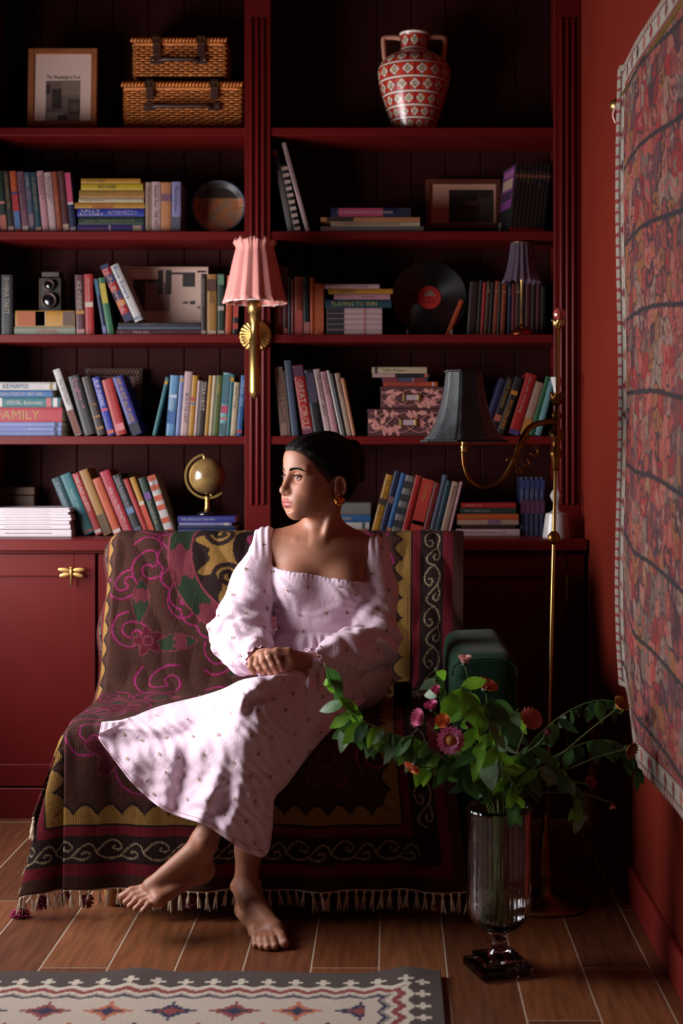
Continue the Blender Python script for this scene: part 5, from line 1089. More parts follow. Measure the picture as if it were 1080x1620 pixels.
# left hand (palm across the lap, thumb on top)
B.cone(WL, (-.262, 3.705, .660), .0225, .022, .012); B.cone(WL+[-.01, -.006, -.008], (-.268, 3.708, .645), .018, .018, .012); B.cone(WL+[-.01, -.004, .006], (-.268, 3.700, .670), .018, .0155, .012)
for (q, w_, e_) in (((-.272, 3.694, .672), (-.305, 3.697, .668), (-.325, 3.706, .664)), ((-.276, 3.692, .660), (-.312, 3.694, .655), (-.335, 3.706, .652)), ((-.274, 3.694, .649), (-.308, 3.698, .644), (-.330, 3.71, .642)), ((-.268, 3.700, .640), (-.296, 3.704, .637), (-.312, 3.712, .636))):
    B.chain([np.array(q), np.array(w_), np.array(e_)], [.0092, .0082, .0070], .004)
B.chain([WL+[-.025, -.018, .014], np.array([-.268, 3.690, .690]), np.array([-.298, 3.684, .692]), np.array([-.322, 3.684, .688])], [.014, .0105, .0092, .0078], .006)
# right hand: palm behind, fingers folded over the left hand
B.cone(WR, (-.338, 3.716, .672), .021, .021, .012); B.cone(WR+[0, 0, .006], (-.318, 3.708, .683), .017, .014, .012)
for pts in (((-.306, 3.702, .684), (-.299, 3.684, .676), (-.291, 3.676, .660), (-.286, 3.676, .646)), ((-.322, 3.698, .684), (-.317, 3.680, .674), (-.307, 3.671, .656), (-.300, 3.671, .640)), ((-.336, 3.698, .678), (-.333, 3.680, .667), (-.323, 3.672, .650), (-.315, 3.672, .638)), ((-.349, 3.702, .668), (-.349, 3.686, .657), (-.341, 3.678, .645), (-.333, 3.678, .638))):
    B.chain([np.array(p) for p in pts], [.0098, .0090, .0082, .0070], .004)
B.chain([WR+[-.004, -.03, .0], np.array([-.366, 3.705, .664]), np.array([-.366, 3.690, .650]), np.array([-.358, 3.685, .637])], [.013, .0098, .0088, .007], .006)
# legs
HLp, HRp = np.array([-.10, 3.98, .575]), np.array([-.265, 3.99, .57]); KL, KR = np.array([-.335, 3.63, .555]), np.array([-.345, 3.655, .475]); AL, AR = np.array([-.468, 3.565, .238]), np.array([-.377, 3.672, .088])
B.cone(HLp, KL, .085, .054, .03); B.cone(HRp, KR, .085, .052, .03)
B.chain([KL, KL*.55+AL*.45+[.012, .022, 0], KL*.25+AL*.75+[.004, .006, 0], AL], [.050, .047, .034, .029], .02)
B.chain([KR, KR*.6+AR*.4+[0, .022, 0], KR*.25+AR*.75+[0, .004, 0], AR], [.050, .047, .034, .030], .02)
# left foot, hanging
HEL = np.array([-.478, 3.592, .150]); B.ell(HEL, (.030, .026, .030), .02); B.cone(AL, HEL+[-.01, 0, .01], .030, .028, .02)
B.cone(AL+[-.012, -.004, -.02], (-.600, 3.540, .126), .030, .020, .02); B.cone(HEL+[-.02, -.012, -.01], (-.575, 3.505, .103), .022, .015, .02); B.cone((-.60, 3.545, .122), (-.575, 3.50, .104), .017, .013, .02)
B.ell(AL+[-.002, -.031, -.006], (.011, .008, .012), .012)
for (m, t, r) in (((-.622, 3.548, .117), (-.672, 3.545, .098), .0115), ((-.618, 3.532, .113), (-.660, 3.525, .091), .0085), ((-.608, 3.519, .108), (-.647, 3.509, .087), .0080), ((-.595, 3.507, .104), (-.630, 3.494, .085), .0075), ((-.582, 3.497, .100), (-.610, 3.482, .084), .0072)):
    m, t = np.array(m), np.array(t); B.chain([m, m*.45+t*.55+[0, 0, .006], t], [r*1.15, r*.95, r], .006)
# right foot, planted
HE = np.array([-.381, 3.703, .032]); B.ell(HE, (.027, .032, .030), .02); B.cone(AR, HE+[.004, -.01, .008], .030, .028, .02)
B.cone(AR+[.012, -.035, -.022], (-.292, 3.52, .030), .030, .020, .03); B.cone(HE+[-.006, -.03, -.012], (-.338, 3.525, .022), .018, .015, .02); B.cone((-.285, 3.512, .025), (-.338, 3.522, .020), .018, .014, .02)
for s_ in (-1, 1): B.ell(AR+[s_*.030, -.004, 0], (.010, .013, .013), .012)
for (m, t, r) in (((-.284, 3.505, .024), (-.262, 3.455, .0125), .0125), ((-.300, 3.502, .022), (-.284, 3.443, .010), .0095), ((-.314, 3.503, .020), (-.301, 3.442, .0095), .0090), ((-.326, 3.507, .018), (-.317, 3.448, .009), .0085), ((-.338, 3.512, .016), (-.333, 3.460, .0085), .0080)):
    m, t = np.array(m), np.array(t); B.chain([m, m*.4+t*.6+[0, 0, .006], t], [r*1.25, r*1.0, r], .006)
sl = B.sl((-2, 0, -1), (2, 9, .06)); X_, Y_, Z_ = B.co(sl); B.F[sl] = np.maximum(B.F[sl], np.broadcast_to(.0005-Z_, B.F[sl].shape).astype(np.float32))
bv, bf = B.mesh(); del B
# skin colour: lips, brows, nails are the skin's own colours
q = bv-HO; ha, hb, hc = q @ fwd, q @ lft, q @ up; skin = np.zeros((len(bv), 3)); skin[:] = H('#a06c54')
def blend(m, c): global skin; skin = skin*(1-m[:, None])+np.asarray(c)*m[:, None]
headz = (bv[:, 2] > 1.0)
blend(headz*.30*np.exp(-(((ha-.07)/.03)**2+((np.abs(hb)-.042)/.02)**2+((hc+.032)/.018)**2)), H('#b4543c'))
hl = np.interp(hc, [-.09, -.06, -.045, -.03, -.012, .012, .04, .062, .072, .080, .2], [-.062, -.050, -.034, -.012, .010, .030, .052, .074, .088, .125, .2]); blend(headz*ss(.007, -.003, ha-hl)*(hc > -.06)*ss(-.045, -.02, hc)*(1-ss(.0, .012, np.abs(np.abs(hb)-.082)-.004)*0)*.9*(np.hypot((ha+.019)/.85, (hc+.028)/1.25) > .026), H('#0d0807'))
lip = headz*ss(.074, .080, ha)*(1-ss(.8, 1.15, np.sqrt((hb/.0255)**2+((hc+.0698)/.0122)**2))); blend(lip*.9, H('#8e3a3a'))
bx = (np.abs(hb)-.013)/.040; bc_ = .0215+.0065*np.sin(np.clip(bx, 0, 1)*2.2)-.003*bx; bw_ = .0040*(1-.5*np.clip(bx, 0, 1)); brow = headz*(ha > .045)*(1-ss(.75, 1.25, np.abs(hc-bc_)/bw_))*ss(-.06, .04, bx)*(1-ss(.92, 1.05, bx)); blend(brow*.9, H('#1e1210'))
for s_, c in zip((1, -1), EC):
    d = bv-c; e1, e2, e3 = d @ fwd, d @ lft, d @ up; lid = (np.linalg.norm(d, axis=1) < .0165)*(e1 > .004)*np.exp(-((e3-.0052)/.0022)**2)*np.exp(-(e2/.0125)**4); blend(np.clip(lid*1.0, 0, .95), H('#2a1612'))
    blend(headz*.35*np.exp(-(((e3-.009)/.004)**2+(e2/.014)**2))*(e1 > 0), H('#6a3c2c'))
blend(.30*ss(.9, .6, bv[:, 2])*0, H('#804030'))
for t in [(-.672, 3.545, .098), (-.660, 3.525, .091), (-.647, 3.509, .087), (-.630, 3.494, .085), (-.610, 3.482, .084)]: blend(.5*np.exp(-(np.linalg.norm(bv-np.array(t)-[-.004, -.002, .009], axis=1)/.006)**4), H('#d0a090'))
for t in [(-.262, 3.455, .0125), (-.284, 3.443, .010), (-.301, 3.442, .0095), (-.317, 3.448, .009), (-.333, 3.46, .0085)]: blend(.5*np.exp(-(np.linalg.norm(bv-np.array(t)-[0, -.004, .009], axis=1)/.006)**4), H('#d0a090'))
for t in [(-.286, 3.676, .646), (-.300, 3.671, .640), (-.315, 3.672, .638), (-.333, 3.678, .638), (-.322, 3.684, .688)]: blend(.5*np.exp(-(np.linalg.norm(bv-np.array(t)-[0, -.008, -.001], axis=1)/.005)**4), H('#d8a890'))
M_SKIN = mat('skin', '#b27d5c', .5, attr='Col', sub=.12, bump=.03, bscale=250, spec=.35)
pe = empty('person', (-.19, 4.0, .49)); tag(pe, 'barefoot person in a pale pink sprigged dress sitting cross-legged, looking aside', 'person')
def Pn(o): o.matrix_parent_inverse = Matrix.Translation((.19, -4.0, -.49)); return o
Pn(mk('body', bv, bf, M_SKIN, pe, True, col=skin))
# eyes look along the head, a little further aside
for s_, c in zip((1, -1), EC):
    gd = fwd*.95+lft*.22+up*.02; gd /= np.linalg.norm(gd); v, f = ellip((0, 0, 0), (EYR,)*3, 32, 24); v = np.array(v); zc_ = v[:, 2]/EYR
    u1 = np.cross(gd, up); u1 /= np.linalg.norm(u1); u2 = np.cross(u1, gd); w_ = v[:, :1]*u1+v[:, 1:2]*u2+v[:, 2:]*gd+c
    w_ += gd*(.0008*ss(.86, 1, zc_))[:, None]
    cl_ = np.where((zc_ > .87)[:, None], H('#241008'), H('#c8b8b0')); cl_ = np.where((zc_ > .965)[:, None], H('#050303'), cl_)
    Pn(mk('eye', w_, f, mat('eyeball', '#d8ccc4', .12, attr='Col', coat=.15), pe, True, col=cl_))
# brows and lashes as fine hairs lying on the skin
bvF = BVHTree.FromPolygons([tuple(x) for x in bv], [tuple(int(i) for i in q) for q in bf[bv[bf[:, 0], 2] > 1.09]]); R_ = random.Random(6)
M_BH = mat('brow_hair', '#0e0706', .7, spec=.1)
for s_ in (1, -1):
    eb = MB()
    for i in range(120):
        x = R_.random(); b0 = .012+.042*x; c0 = .0190+.0085*math.sin(min(1, x*1.15)*2.3)-.006*x+R_.uniform(-1, 1)*.0028*(1-.65*x)
        o0 = hd(.20, s_*b0, c0); h_ = bvF.ray_cast(Vector(o0), Vector(-fwd))
        if h_[0] is None: continue
        p0_ = np.array(h_[0])+np.array(h_[1])*.0004; dr_ = lft*s_*.0055+up*(.0030*(1-1.6*x))-fwd*.0045*x; h2 = bvF.find_nearest(Vector(p0_+dr_)); p1_ = np.array(h2[0])+np.array(h2[1])*.0007
        eb.add(tube([p0_, (p0_+p1_)/2+np.array(h_[1])*.0006, p1_], [.00055, .0005, .0002], 3))
    Pn(eb.build('eyebrow', M_BH, pe))
    c = EC[0 if s_ == 1 else 1]; la = MB()
    for i in range(34):
        x = i/33*2-1; an_ = x*.95; base = c+fwd*(EYR+.0012)*math.cos(an_)+lft*(EYR+.0012)*math.sin(an_)+up*(.0046*(1-.55*x*x)); tp = base+(fwd*math.cos(an_)+lft*math.sin(an_))*.0048+up*.0022
        la.add(tube([base, (base+tp)/2-up*.0006, tp], [.0007, .00045, .0001], 3))
    la.add(tube([c+(fwd*math.cos(q)+lft*math.sin(q))*(EYR+.0014)+up*(.0047*(1-.55*(q/.95)**2)) for q in np.linspace(-.95, .95, 14)], .0008, 5)); Pn(la.build('eyelashes', M_BH, pe))
# hair: a swept-back cap with a bun
G = Field(axis((-.38, -.02, .0024)), axis((3.80, 4.10, .0024)), axis((1.01, 1.29, .0024)))
G.ell(hd(-.022, 0, .034), (.1035, .083, .0945), .01, fr=FR); G.ell(hd(.050, 0, .051), (.0475, .064, .0565), .03, fr=FR); G.ell(hd(-.05, 0, -.01), (.066, .068, .065), .03, fr=FR)
X_, Y_, Z_ = G.co((slice(None),)*3); a_ = (X_-HO[0])*fwd[0]+(Y_-HO[1])*fwd[1]; b_ = (X_-HO[0])*lft[0]+(Y_-HO[1])*lft[1]; c_ = Z_-HO[2]+0*a_
ah = np.interp(c_.ravel(), [-.09, -.06, -.045, -.03, -.012, .012, .04, .062, .072, .080, .2], [-.062, -.050, -.034, -.012, .010, .030, .052, .074, .088, .125, .2]).reshape(c_.shape)
cut = (a_+0*c_-ah)+.0012*np.sin(c_*900)*np.sin(b_*700); d = np.maximum(G.F+.0085*ss(-.035, .0, cut), cut*.75)
cutl = -(c_+.070+.25*(a_+.05)); d = np.maximum(d, cutl)
for s_ in (1, -1): 
    e_ = .027-np.sqrt(((a_+.019)/.85)**2+((b_-s_*.080)/.8)**2+((c_+.028)/1.25)**2); d = np.maximum(d, e_)
st_ = .0005*np.sin(np.arctan2(c_-.02, b_+0*c_)*83+a_*60)+.0004*np.sin(np.arctan2(c_-.02, b_+0*c_)*151-a_*90)+.0010*np.sin(np.arctan2(c_-.02, b_+0*c_)*17+a_*25); G.F = (d+st_).astype(np.float32)
G.ell(hd(-.108, .004, .046), (.040, .050, .056), .02, fr=FR); G.cone(hd(-.10, .03, .085), hd(-.14, -.02, .03), .018, .016, .012); G.cone(hd(-.07, .045, .06), hd(-.125, .02, .0), .018, .018, .012)
gv, gf = G.mesh(); M_HAIR = mat('dark_hair', '#0b0605', .6, bump=.12, bscale=160, spec=.12)
hr = Pn(mk('hair', gv, gf, M_HAIR, pe, True))
R_ = random.Random(4); fb = MB()
for i in range(26):
    a0 = R_.uniform(-.05, .05); b0 = R_.uniform(-.05, .05); p = hd(a0-.03, b0, .122-abs(b0)*.35-abs(a0)*.3); fb.add(tube([p, p-fwd*R_.uniform(.005, .02)+up*R_.uniform(.002, .008)+lft*R_.uniform(-.006, .006), p-fwd*R_.uniform(.015, .035)+up*R_.uniform(.001, .008)], [.0006, .0005, .0002], 3))
for i in range(10):
    p = hd(R_.uniform(-.05, -.035), .064, R_.uniform(-.065, -.045)); fb.add(tube([p, p+lft*.006-up*.012+fwd*R_.uniform(-.004, .008), p+lft*.004-up*R_.uniform(.02, .035)+fwd*R_.uniform(-.004, .014)], [.0006, .0005, .0002], 3))
fb.build('stray_hairs', M_HAIR, hr)['kind'] = 'stuff'
# earring: a pleated gold fan under the ear lobe
er = MB(); c0 = hd(-.017, .0815, -.057)
for i in range(6):
    a = math.radians(-165+i*30); tip = c0+fwd*(.017*math.cos(a))*1.0+up*(.019*math.sin(a)-.002)+lft*.003; er.add(tube(spline([c0+up*.006, (c0+up*.004+tip)/2+lft*.005, tip], 4), [.0016, .0026, .0034, .0042, .0047, .0050, .0049, .0040, .0015], 9))
er.add(tube([c0+up*.014, c0+up*.004], .0022, 8)); Pn(er.build('earring', mat('gold', '#d08a3a', .22, 1.), pe, True))
# ------------------------------------------------------------------ dress: bodice, puff sleeves and hips by distance field
D = Field(axis((-.53, .05, .0034)), axis((3.62, 4.17, .0034)), axis((.47, 1.03, .0034)))
for c, r in (((-.197, 4.0, .905), (.158, .096, .085)), ((-.196, 4.0, .84), (.142, .099, .13)), ((-.196, 4.015, .72), (.132, .10, .12)), ((-.185, 4.03, .60), (.178, .122, .115))): D.ell(c, r, .05)
for s_ in (-1, 1): D.ell((-.197+s_*.066, 3.934, .845), (.062, .056, .063), .035)
D.cone(HLp, HLp*.35+KL*.65, .092, .070, .04); D.cone(HRp, HRp*.4+KR*.6, .092, .065, .04); D.cone((-.19, 3.95, .60), (-.27, 3.72, .572), .085, .055, .05)
D.ell((-.192, 3.995, .655), (.140, .118, .066), .02)
X_, Y_, Z_ = D.co((slice(None),)*3); X_ = X_+0*Y_+0*Z_; Z3 = Z_+0*X_
zn = .889-.036*(X_+.326)/.234; D.F = np.maximum(D.F, (Z3-zn).astype(np.float32))
gath = ss(.715, .69, Z3)*ss(.50, .60, Z3); crs = .0016*np.sin(X_*60+Z3*90+4*np.sin(X_*33+Z3*20))*np.sin(Z3*75-X_*48+3*np.sin(Z3*41))*ss(.70, .76, Z3); D.F += (crs+gath*.0055*np.sin(X_*190+5*np.sin(X_*27+Z3*7))-.006*gath-.004*np.exp(-((Z3-.712)/.004)**2)*-1+.0012*np.exp(-((zn-Z3-.006)/.004)**2)*np.sin(X_*520)).astype(np.float32)
SV = Field(D.ax[0], D.ax[1], D.ax[2])
SV.chain([SR+[-.006, 0, .004], SR*.6+ER*.4+[-.004, -.008, 0], ER+[.012, -.02, .02], ER*.55+WR*.45+[.0, -.004, -.004], ER*.25+WR*.75+[-.002, 0, .0]], [.050, .060, .080, .066, .048], .03)
SV.chain([SL_+[.006, 0, .006], SL_*.6+EL*.4+[.012, -.008, 0], EL+[-.004, -.02, .015], EL*.55+WL*.45+[.0, -.004, -.002], EL*.25+WL*.75+[0, 0, .0]], [.050, .054, .066, .060, .046], .03)
SV.cone(ER*.25+WR*.75, WR, .044, .027, .012); SV.cone(EL*.25+WL*.75, WL, .042, .027, .012)
w1 = np.sin(X_*38+Z3*55+4*np.sin(Y_*21+Z3*9)); w2 = np.sin(X_*75-Z3*48+3*np.sin(Y_*43)); w3 = np.sin(Z3*120+X_*30+2*np.sin(X_*60))
lower = ss(.86, .72, Z3); SV.F += (.0022*np.sin(X_*330+Z3*25)*ss(.90, .96, Z3)+.0045*w1*np.abs(w1)+.0028*w2*lower+.0022*w3*lower).astype(np.float32)
nb = np.minimum(np.minimum(X_+.333, -.093-X_), Z3-zn+.004); SV.F = np.maximum(SV.F, nb.astype(np.float32))
h = np.maximum(.012-np.abs(D.F-SV.F), 0)/.012; D.F = np.minimum(D.F, SV.F)-h*h*.003; del SV
dv, df = D.mesh(); del D, w1, w2, w3, nb
M_DRESS = mat('pink_linen', '#e0c6d5', .85, bump=.75, bscale=34, sheen=.25, var=.04, vscale=300, spec=.2)
for n_ in M_DRESS.node_tree.nodes:
    if n_.type == 'TEX_NOISE' and abs(n_.inputs['Scale'].default_value-34) < 1: n_.inputs['Distortion'].default_value = 1.2; n_.inputs['Roughness'].default_value = .62
dr = Pn(mk('dress', dv, df, M_DRESS, pe, True))
# ruffled cuffs
for (w_, e_, nm2) in ((WR, ER, 0), (WL, EL, 1)):
    ax_ = (w_-e_)/np.linalg.norm(w_-e_); u1 = np.cross(ax_, up); u1 /= np.linalg.norm(u1); u2 = np.cross(u1, ax_); v = []
    for j, (t, r_) in enumerate(((-.020, .0285), (-.006, .0275), (.006, .031), (.020, .037))):
        for i in range(145):
            a = 2*PI*i/144; rq = r_*(1+(.02+.07*max(0, (j-1)/2))*math.sin(12*a+nm2+.6*math.sin(3*a))+.02*j/3*math.sin(23*a)); v.append(w_+ax_*(t-.012+.003*math.sin(9*a)*(j == 3))+rq*(u1*math.cos(a)+u2*math.sin(a)))
    o_ = mk('cuff_ruffle', v, gridmesh(4, 145), M_DRESS, dr, True); o_.modifiers.new('thickness', 'SOLIDIFY').thickness = .0015
# skirt: cloth falling from the lap over the crossed knees, spreading left over the seat
Tc = spline([(157, 1161), (200, 1139), (250, 1118), (318, 1101), (352, 1090), (385, 1075), (430, 1069), (480, 1068), (530, 1072), (568, 1086)], 10)
Hc = spline([(156, 1167), (185, 1208), (215, 1245), (262, 1283), (325, 1306), (372, 1337), (413, 1356), (428, 1335), (433, 1268), (455, 1240), (500, 1180), (545, 1135), (578, 1108)], 10)
def resamp(c, n, key):
    return np.stack([np.interp(np.linspace(0, 1, n), key, c[:, 0]), np.interp(np.linspace(0, 1, n), key, c[:, 1])], 1)
def arck(c): s = np.r_[0, np.cumsum(np.linalg.norm(np.diff(c, axis=0), axis=1))]; return s/s[-1]
NS, NT2 = 260, 170
kt = arck(Tc); kh = np.interp(arck(Hc), [0, .16, .30, .45, .62, .78, 1], [0, .20, .40, .58, .72, .86, 1]); Tp, Hp = resamp(Tc, NS, kt), resamp(Hc, NS, kh)
tt = np.linspace(0, 1, NT2); GP = Tp[:, None, :]*(1-tt)[None, :, None]+Hp[:, None, :]*tt[None, :, None]
ctl = np.array([(157, 1164, 3.70), (200, 1139, 3.82), (250, 1118, 3.95), (318, 1101, 3.93), (352, 1090, 3.78), (385, 1075, 3.63), (430, 1069, 3.64), (480, 1068, 3.73), (530, 1072, 3.84), (568, 1086, 3.90),
 (185, 1208, 3.655), (215, 1245, 3.635), (262, 1283, 3.60), (325, 1306, 3.535), (372, 1337, 3.52), (413, 1356, 3.555), (433, 1300, 3.58), (455, 1240, 3.61), (500, 1180, 3.70), (545, 1135, 3.82), (578, 1108, 3.87),
 (240, 1170, 3.665), (300, 1160, 3.66), (300, 1220, 3.60), (350, 1150, 3.575), (350, 1220, 3.535), (390, 1130, 3.535), (400, 1200, 3.515), (400, 1270, 3.515), (440, 1120, 3.575), (450, 1180, 3.575), (500, 1120, 3.70)], float)
def tps(c, q):
    def U_(r2): return np.where(r2 > 0, r2*np.log(r2+1e-12), 0)
    p = c[:, :2]/300; n_ = len(p); K = U_(((p[:, None]-p[None])**2).sum(-1))+np.eye(n_)*2e-3; Pm = np.c_[np.ones(n_), p]; A_ = np.block([[K, Pm], [Pm.T, np.zeros((3, 3))]]); w_ = np.linalg.solve(A_, np.r_[c[:, 2], 0, 0, 0])
    qq = q.reshape(-1, 2)/300; return (U_(((qq[:, None]-p[None])**2).sum(-1)) @ w_[:n_]+w_[n_]+qq @ w_[n_+1:]).reshape(q.shape[:-1])
Yk = tps(ctl, GP); S2, T2 = np.meshgrid(np.linspace(0, 1, NS), tt, indexing='ij')
px_, py2 = GP[..., 0], GP[..., 1]
fold = -.016*np.exp(-((S2-.30-.03*np.sin(T2*3))/.035)**2)*ss(.1, .6, T2)-.013*np.exp(-((S2-.43+.02*T2)/.03)**2)*ss(.05, .5, T2)+.012*np.exp(-((S2-.365)/.03)**2)*ss(.2, .7, T2)-.009*np.exp(-((S2-.16)/.045)**2)*ss(.1, .6, T2)+.006*np.exp(-((S2-.24)/.035)**2)*ss(.2, .7, T2)-.007*np.exp(-((S2-.60+.05*T2)/.025)**2)*ss(.2, .6, T2)+.006*np.exp(-((S2-.53)/.03)**2)*ss(.3, .7, T2)
crk = .0022*np.sin(px_*.16+py2*.09+3*np.sin(py2*.035))*np.sin(py2*.11-px_*.05+2*np.sin(px_*.04))+.0014*np.sin(px_*.33-py2*.21+2*np.sin(py2*.09))
Yk = Yk+fold+crk
sub = PC[::3, ::3]; bvT = BVHTree.FromPolygons([tuple(x) for x in sub.reshape(-1, 3)], [tuple(int(i) for i in q) for q in gridmesh(*sub.shape[:2])])
kf = bf[(bv[bf[:, 0], 2] > .2) & (bv[bf[:, 0], 2] < .70) & (bv[bf[:, 0], 2] < .64)]; bvB = BVHTree.FromPolygons([tuple(x) for x in bv], [tuple(int(i) for i in q) for q in kf])
lim = np.full(Yk.shape, 9.)
for i in range(NS):
    for j in range(NT2):
        d = Vector(((px_[i, j]-CX)/F, 1, -(py2[i, j]-CY)/F)); d.normalize()
        for bt, gap in ((bvT, .007), (bvB, .006)):
            h_ = bt.ray_cast(Vector((0, 0, EYE)), d)
            if h_[0] is not None: lim[i, j] = min(lim[i, j], h_[0].y-min(.09, (gap+.003)/max(.08, abs(h_[1].dot(d)))))
def blur(a, n_):
    for _ in range(n_):
        p_ = np.pad(a, 1, mode='edge'); a = (p_[1:-1, 1:-1]*2+p_[:-2, 1:-1]+p_[2:, 1:-1]+p_[1:-1, :-2]+p_[1:-1, 2:])/6
    return a
push = np.maximum(Yk-lim, 0)
def dil(a, n_):
    for _ in range(n_):
        p_ = np.pad(a, 1, mode='edge'); a = np.maximum.reduce([p_[1:-1, 1:-1], p_[:-2, 1:-1], p_[2:, 1:-1], p_[1:-1, :-2], p_[1:-1, 2:]])
    return a
Yk = Yk-blur(dil(push, 7), 40)
SK = np.stack([(px_-CX)*Yk/F, Yk, EYE-(py2-CY)*Yk/F], -1)
# tuck the upper edge back over the thighs / along the seat
nbk = 14; bk = []
for k_ in range(nbk, 0, -1):
    dlt = .010*k_*(.25+.75*ss(.30, .45, np.linspace(0, 1, NS))); e_ = SK[:, 0, :].copy(); e_[:, 1] += dlt; e_[:, 2] = np.where(e_[:, 2] > .52, np.maximum(e_[:, 2]-.0016*k_*k_*.25-.0005*k_, .503), np.minimum(e_[:, 2]+.002*k_, .505)); bk.append(e_)
SKf = np.concatenate([np.stack(bk, 1), SK], 1)
o_ = mk('skirt', SKf.reshape(-1, 3), gridmesh(NS, NT2+nbk), M_DRESS, dr, True); md = o_.modifiers.new('thickness', 'SOLIDIFY'); md.thickness = .0025; md.offset = 1
hm = SK[:, -1, :]; o_ = mk('hem_stitching', *tube(SK[:, -7, :]+[0, -.0015, 0], .0009, 4), mat('linen_thread', '#c8a0b0', .8), dr, True)
# embroidered sprigs
bvh1 = BVHTree.FromPolygons([tuple(x) for x in dv], [tuple(int(i) for i in q) for q in df]); g2 = gridmesh(NS, NT2+nbk); fl2 = SKf.reshape(-1, 3)
bvh2 = BVHTree.FromPolygons([tuple(x) for x in fl2], [tuple(int(i) for i in q) for q in g2])
R_ = random.Random(21); cand = []
for jy in range(0, 17):
    for ix in range(0, 13):
        x = 150+ix*40+(20 if jy % 2 else 0)+R_.uniform(-9, 9); y = 835+jy*33+R_.uniform(-9, 9); cand.append((x, y))
es = MB(); ecol = []
for (x, y) in cand:
    d = (P(x, y, 1)-Vector((0, 0, EYE))).normalized(); best = None
    for bt in (bvh1, bvh2):
        h_ = bt.ray_cast(Vector((0, 0, EYE)), d)
        if h_[0] is not None and (best is None or h_[3] < best[1]): best = (h_[0], h_[3], h_[1])
    if best is None: continue
    p, _, n_ = best; n_ = n_ if n_.dot(d) < 0 else -n_
    t1 = n_.cross(Vector((0, 0, 1))); 
    if t1.length < .1: continue
    t1.normalize(); t2 = n_.cross(t1); a = R_.uniform(0, 6.28); u_, w_ = t1*math.cos(a)+t2*math.sin(a), -t1*math.sin(a)+t2*math.cos(a); p = p+n_*.0032
    for (ang, L, wd_, c_) in ((0.5, .0078, .0017, '#2a3824'), (2.4, .0072, .0017, '#242c22'), (4.4, .0058, .0014, '#2a3824'), (1.45, .0060, .0028, '#c08a2e')):
        dv_ = u_*math.cos(ang)+w_*math.sin(ang); sd = dv_.cross(n_); n0 = len(es.v); o0 = p
        es.v += [tuple(o0+sd*wd_*.4), tuple(o0+dv_*L*.5+sd*wd_+n_*.0008), tuple(o0+dv_*L), tuple(o0+dv_*L*.5-sd*wd_+n_*.0008)]; es.f.append([n0, n0+1, n0+2, n0+3]); ecol += [H(c_)]*4
mk('embroidered_sprigs', es.v, es.f, mat('embroidery_thread', '#404030', .7, attr='Col'), dr, col=np.array(ecol))['kind'] = 'stuff'
# ------------------------------------------------------------------ brass floor lamp with black shade
YL = 3.80; sL = F/YL; bx0 = (862-CX)/sL; e = empty('floor_lamp', (bx0, YL, 0)); tag(e, 'tall brass floor lamp with scrolled arm and black fabric bell shade', 'lamp')
def LP(px, py, dy=0.): return np.array([(px-CX)/sL-bx0, dy, EYE-(py-CY)/sL])
def on(t): return LP(862+(884-862)*t, 1424+(512-1424)*t)      # along the slightly tilted pole
mk('foot', *lathe([(.001, 0), (.115, 0), (.118, .006), (.105, .014), (.08, .018), (.045, .026), (.022, .04), (.018, .07), (.024, .085), (.014, .10), (.020, .125), (.010, .19), (.0085, .24)], 40), M_BRASSD, e, True)
mk('pole', *tube([on(.1), on(.5), on(1)], [.0058, .0052, .0045], 12), M_BRASS, e, True)
def turn(name, t0, t1, prof, m=M_BRASSD, n=20):
    a, b_ = on(t0), on(t1); d = b_-a; L = np.linalg.norm(d); v, f = lathe([(r, z*L) for r, z in prof], n); M_ = Vector(d).to_track_quat('Z', 'Y').to_matrix().to_4x4(); M_.translation = Vector(a)
    return mk(name, [tuple(M_ @ Vector(p)) for p in v], f, m, e, True)
turn('knob', .615, .642, [(.001, 0), (.008, .1), (.0165, .35), (.0175, .5), (.0165, .65), (.008, .9), (.001, 1)])
turn('collar', .745, .862, [(.006, 0), (.010, .02), (.009, .15), (.016, .22), (.017, .28), (.010, .34), (.012, .45), (.020, .50), (.020, .58), (.010, .63), (.009, .75), (.013, .80), (.014, .84), (.007, .88), (.006, 1)])
def petals(name, t, R, L, n, m, lean=.5):
    b = MB(); c = on(t)
    for i in range(n):
        a = 2*PI*i/n; d = np.array([math.cos(a), math.sin(a), 0]); w_ = np.array([-math.sin(a), math.cos(a), 0]); rows = []
        for k_ in range(6):
            q = k_/5; r_ = R*(.35+.65*math.sin(q*1.9))+(.35*R*max(0, q-.8)*5*lean); wd = R*.62*math.sin(PI*(.15+.8*q))*(1 if q < 1 else 0)
            ctr = c+d*r_+np.array([0, 0, q*L]); rows.append((ctr-w_*wd, ctr+d*.0015, ctr+w_*wd))
        n0 = len(b.v)
        for r3 in rows: b.v += [tuple(x) for x in r3]
        for k_ in range(5):
            for j in range(2): b.f.append([n0+k_*3+j, n0+k_*3+j+1, n0+k_*3+4+j, n0+k_*3+3+j])
    o_ = b.build(name, m, e, True); o_.modifiers.new('thickness', 'SOLIDIFY').thickness = .0015; return o_
petals('leaf_cup', .858, .017, .036, 7, M_BRASSD); petals('finial_cup', .992, .015, .022, 7, M_BRASS, 1.2)
gc = on(1)+[.0005, 0, .026]; v, f = ellip(tuple(gc), (.0165, .0165, .0165), 12, 8); mk('glass_ball', v, f, mat('pink_glass', '#d86a60', .05, trans=.6, coat=.5), e)
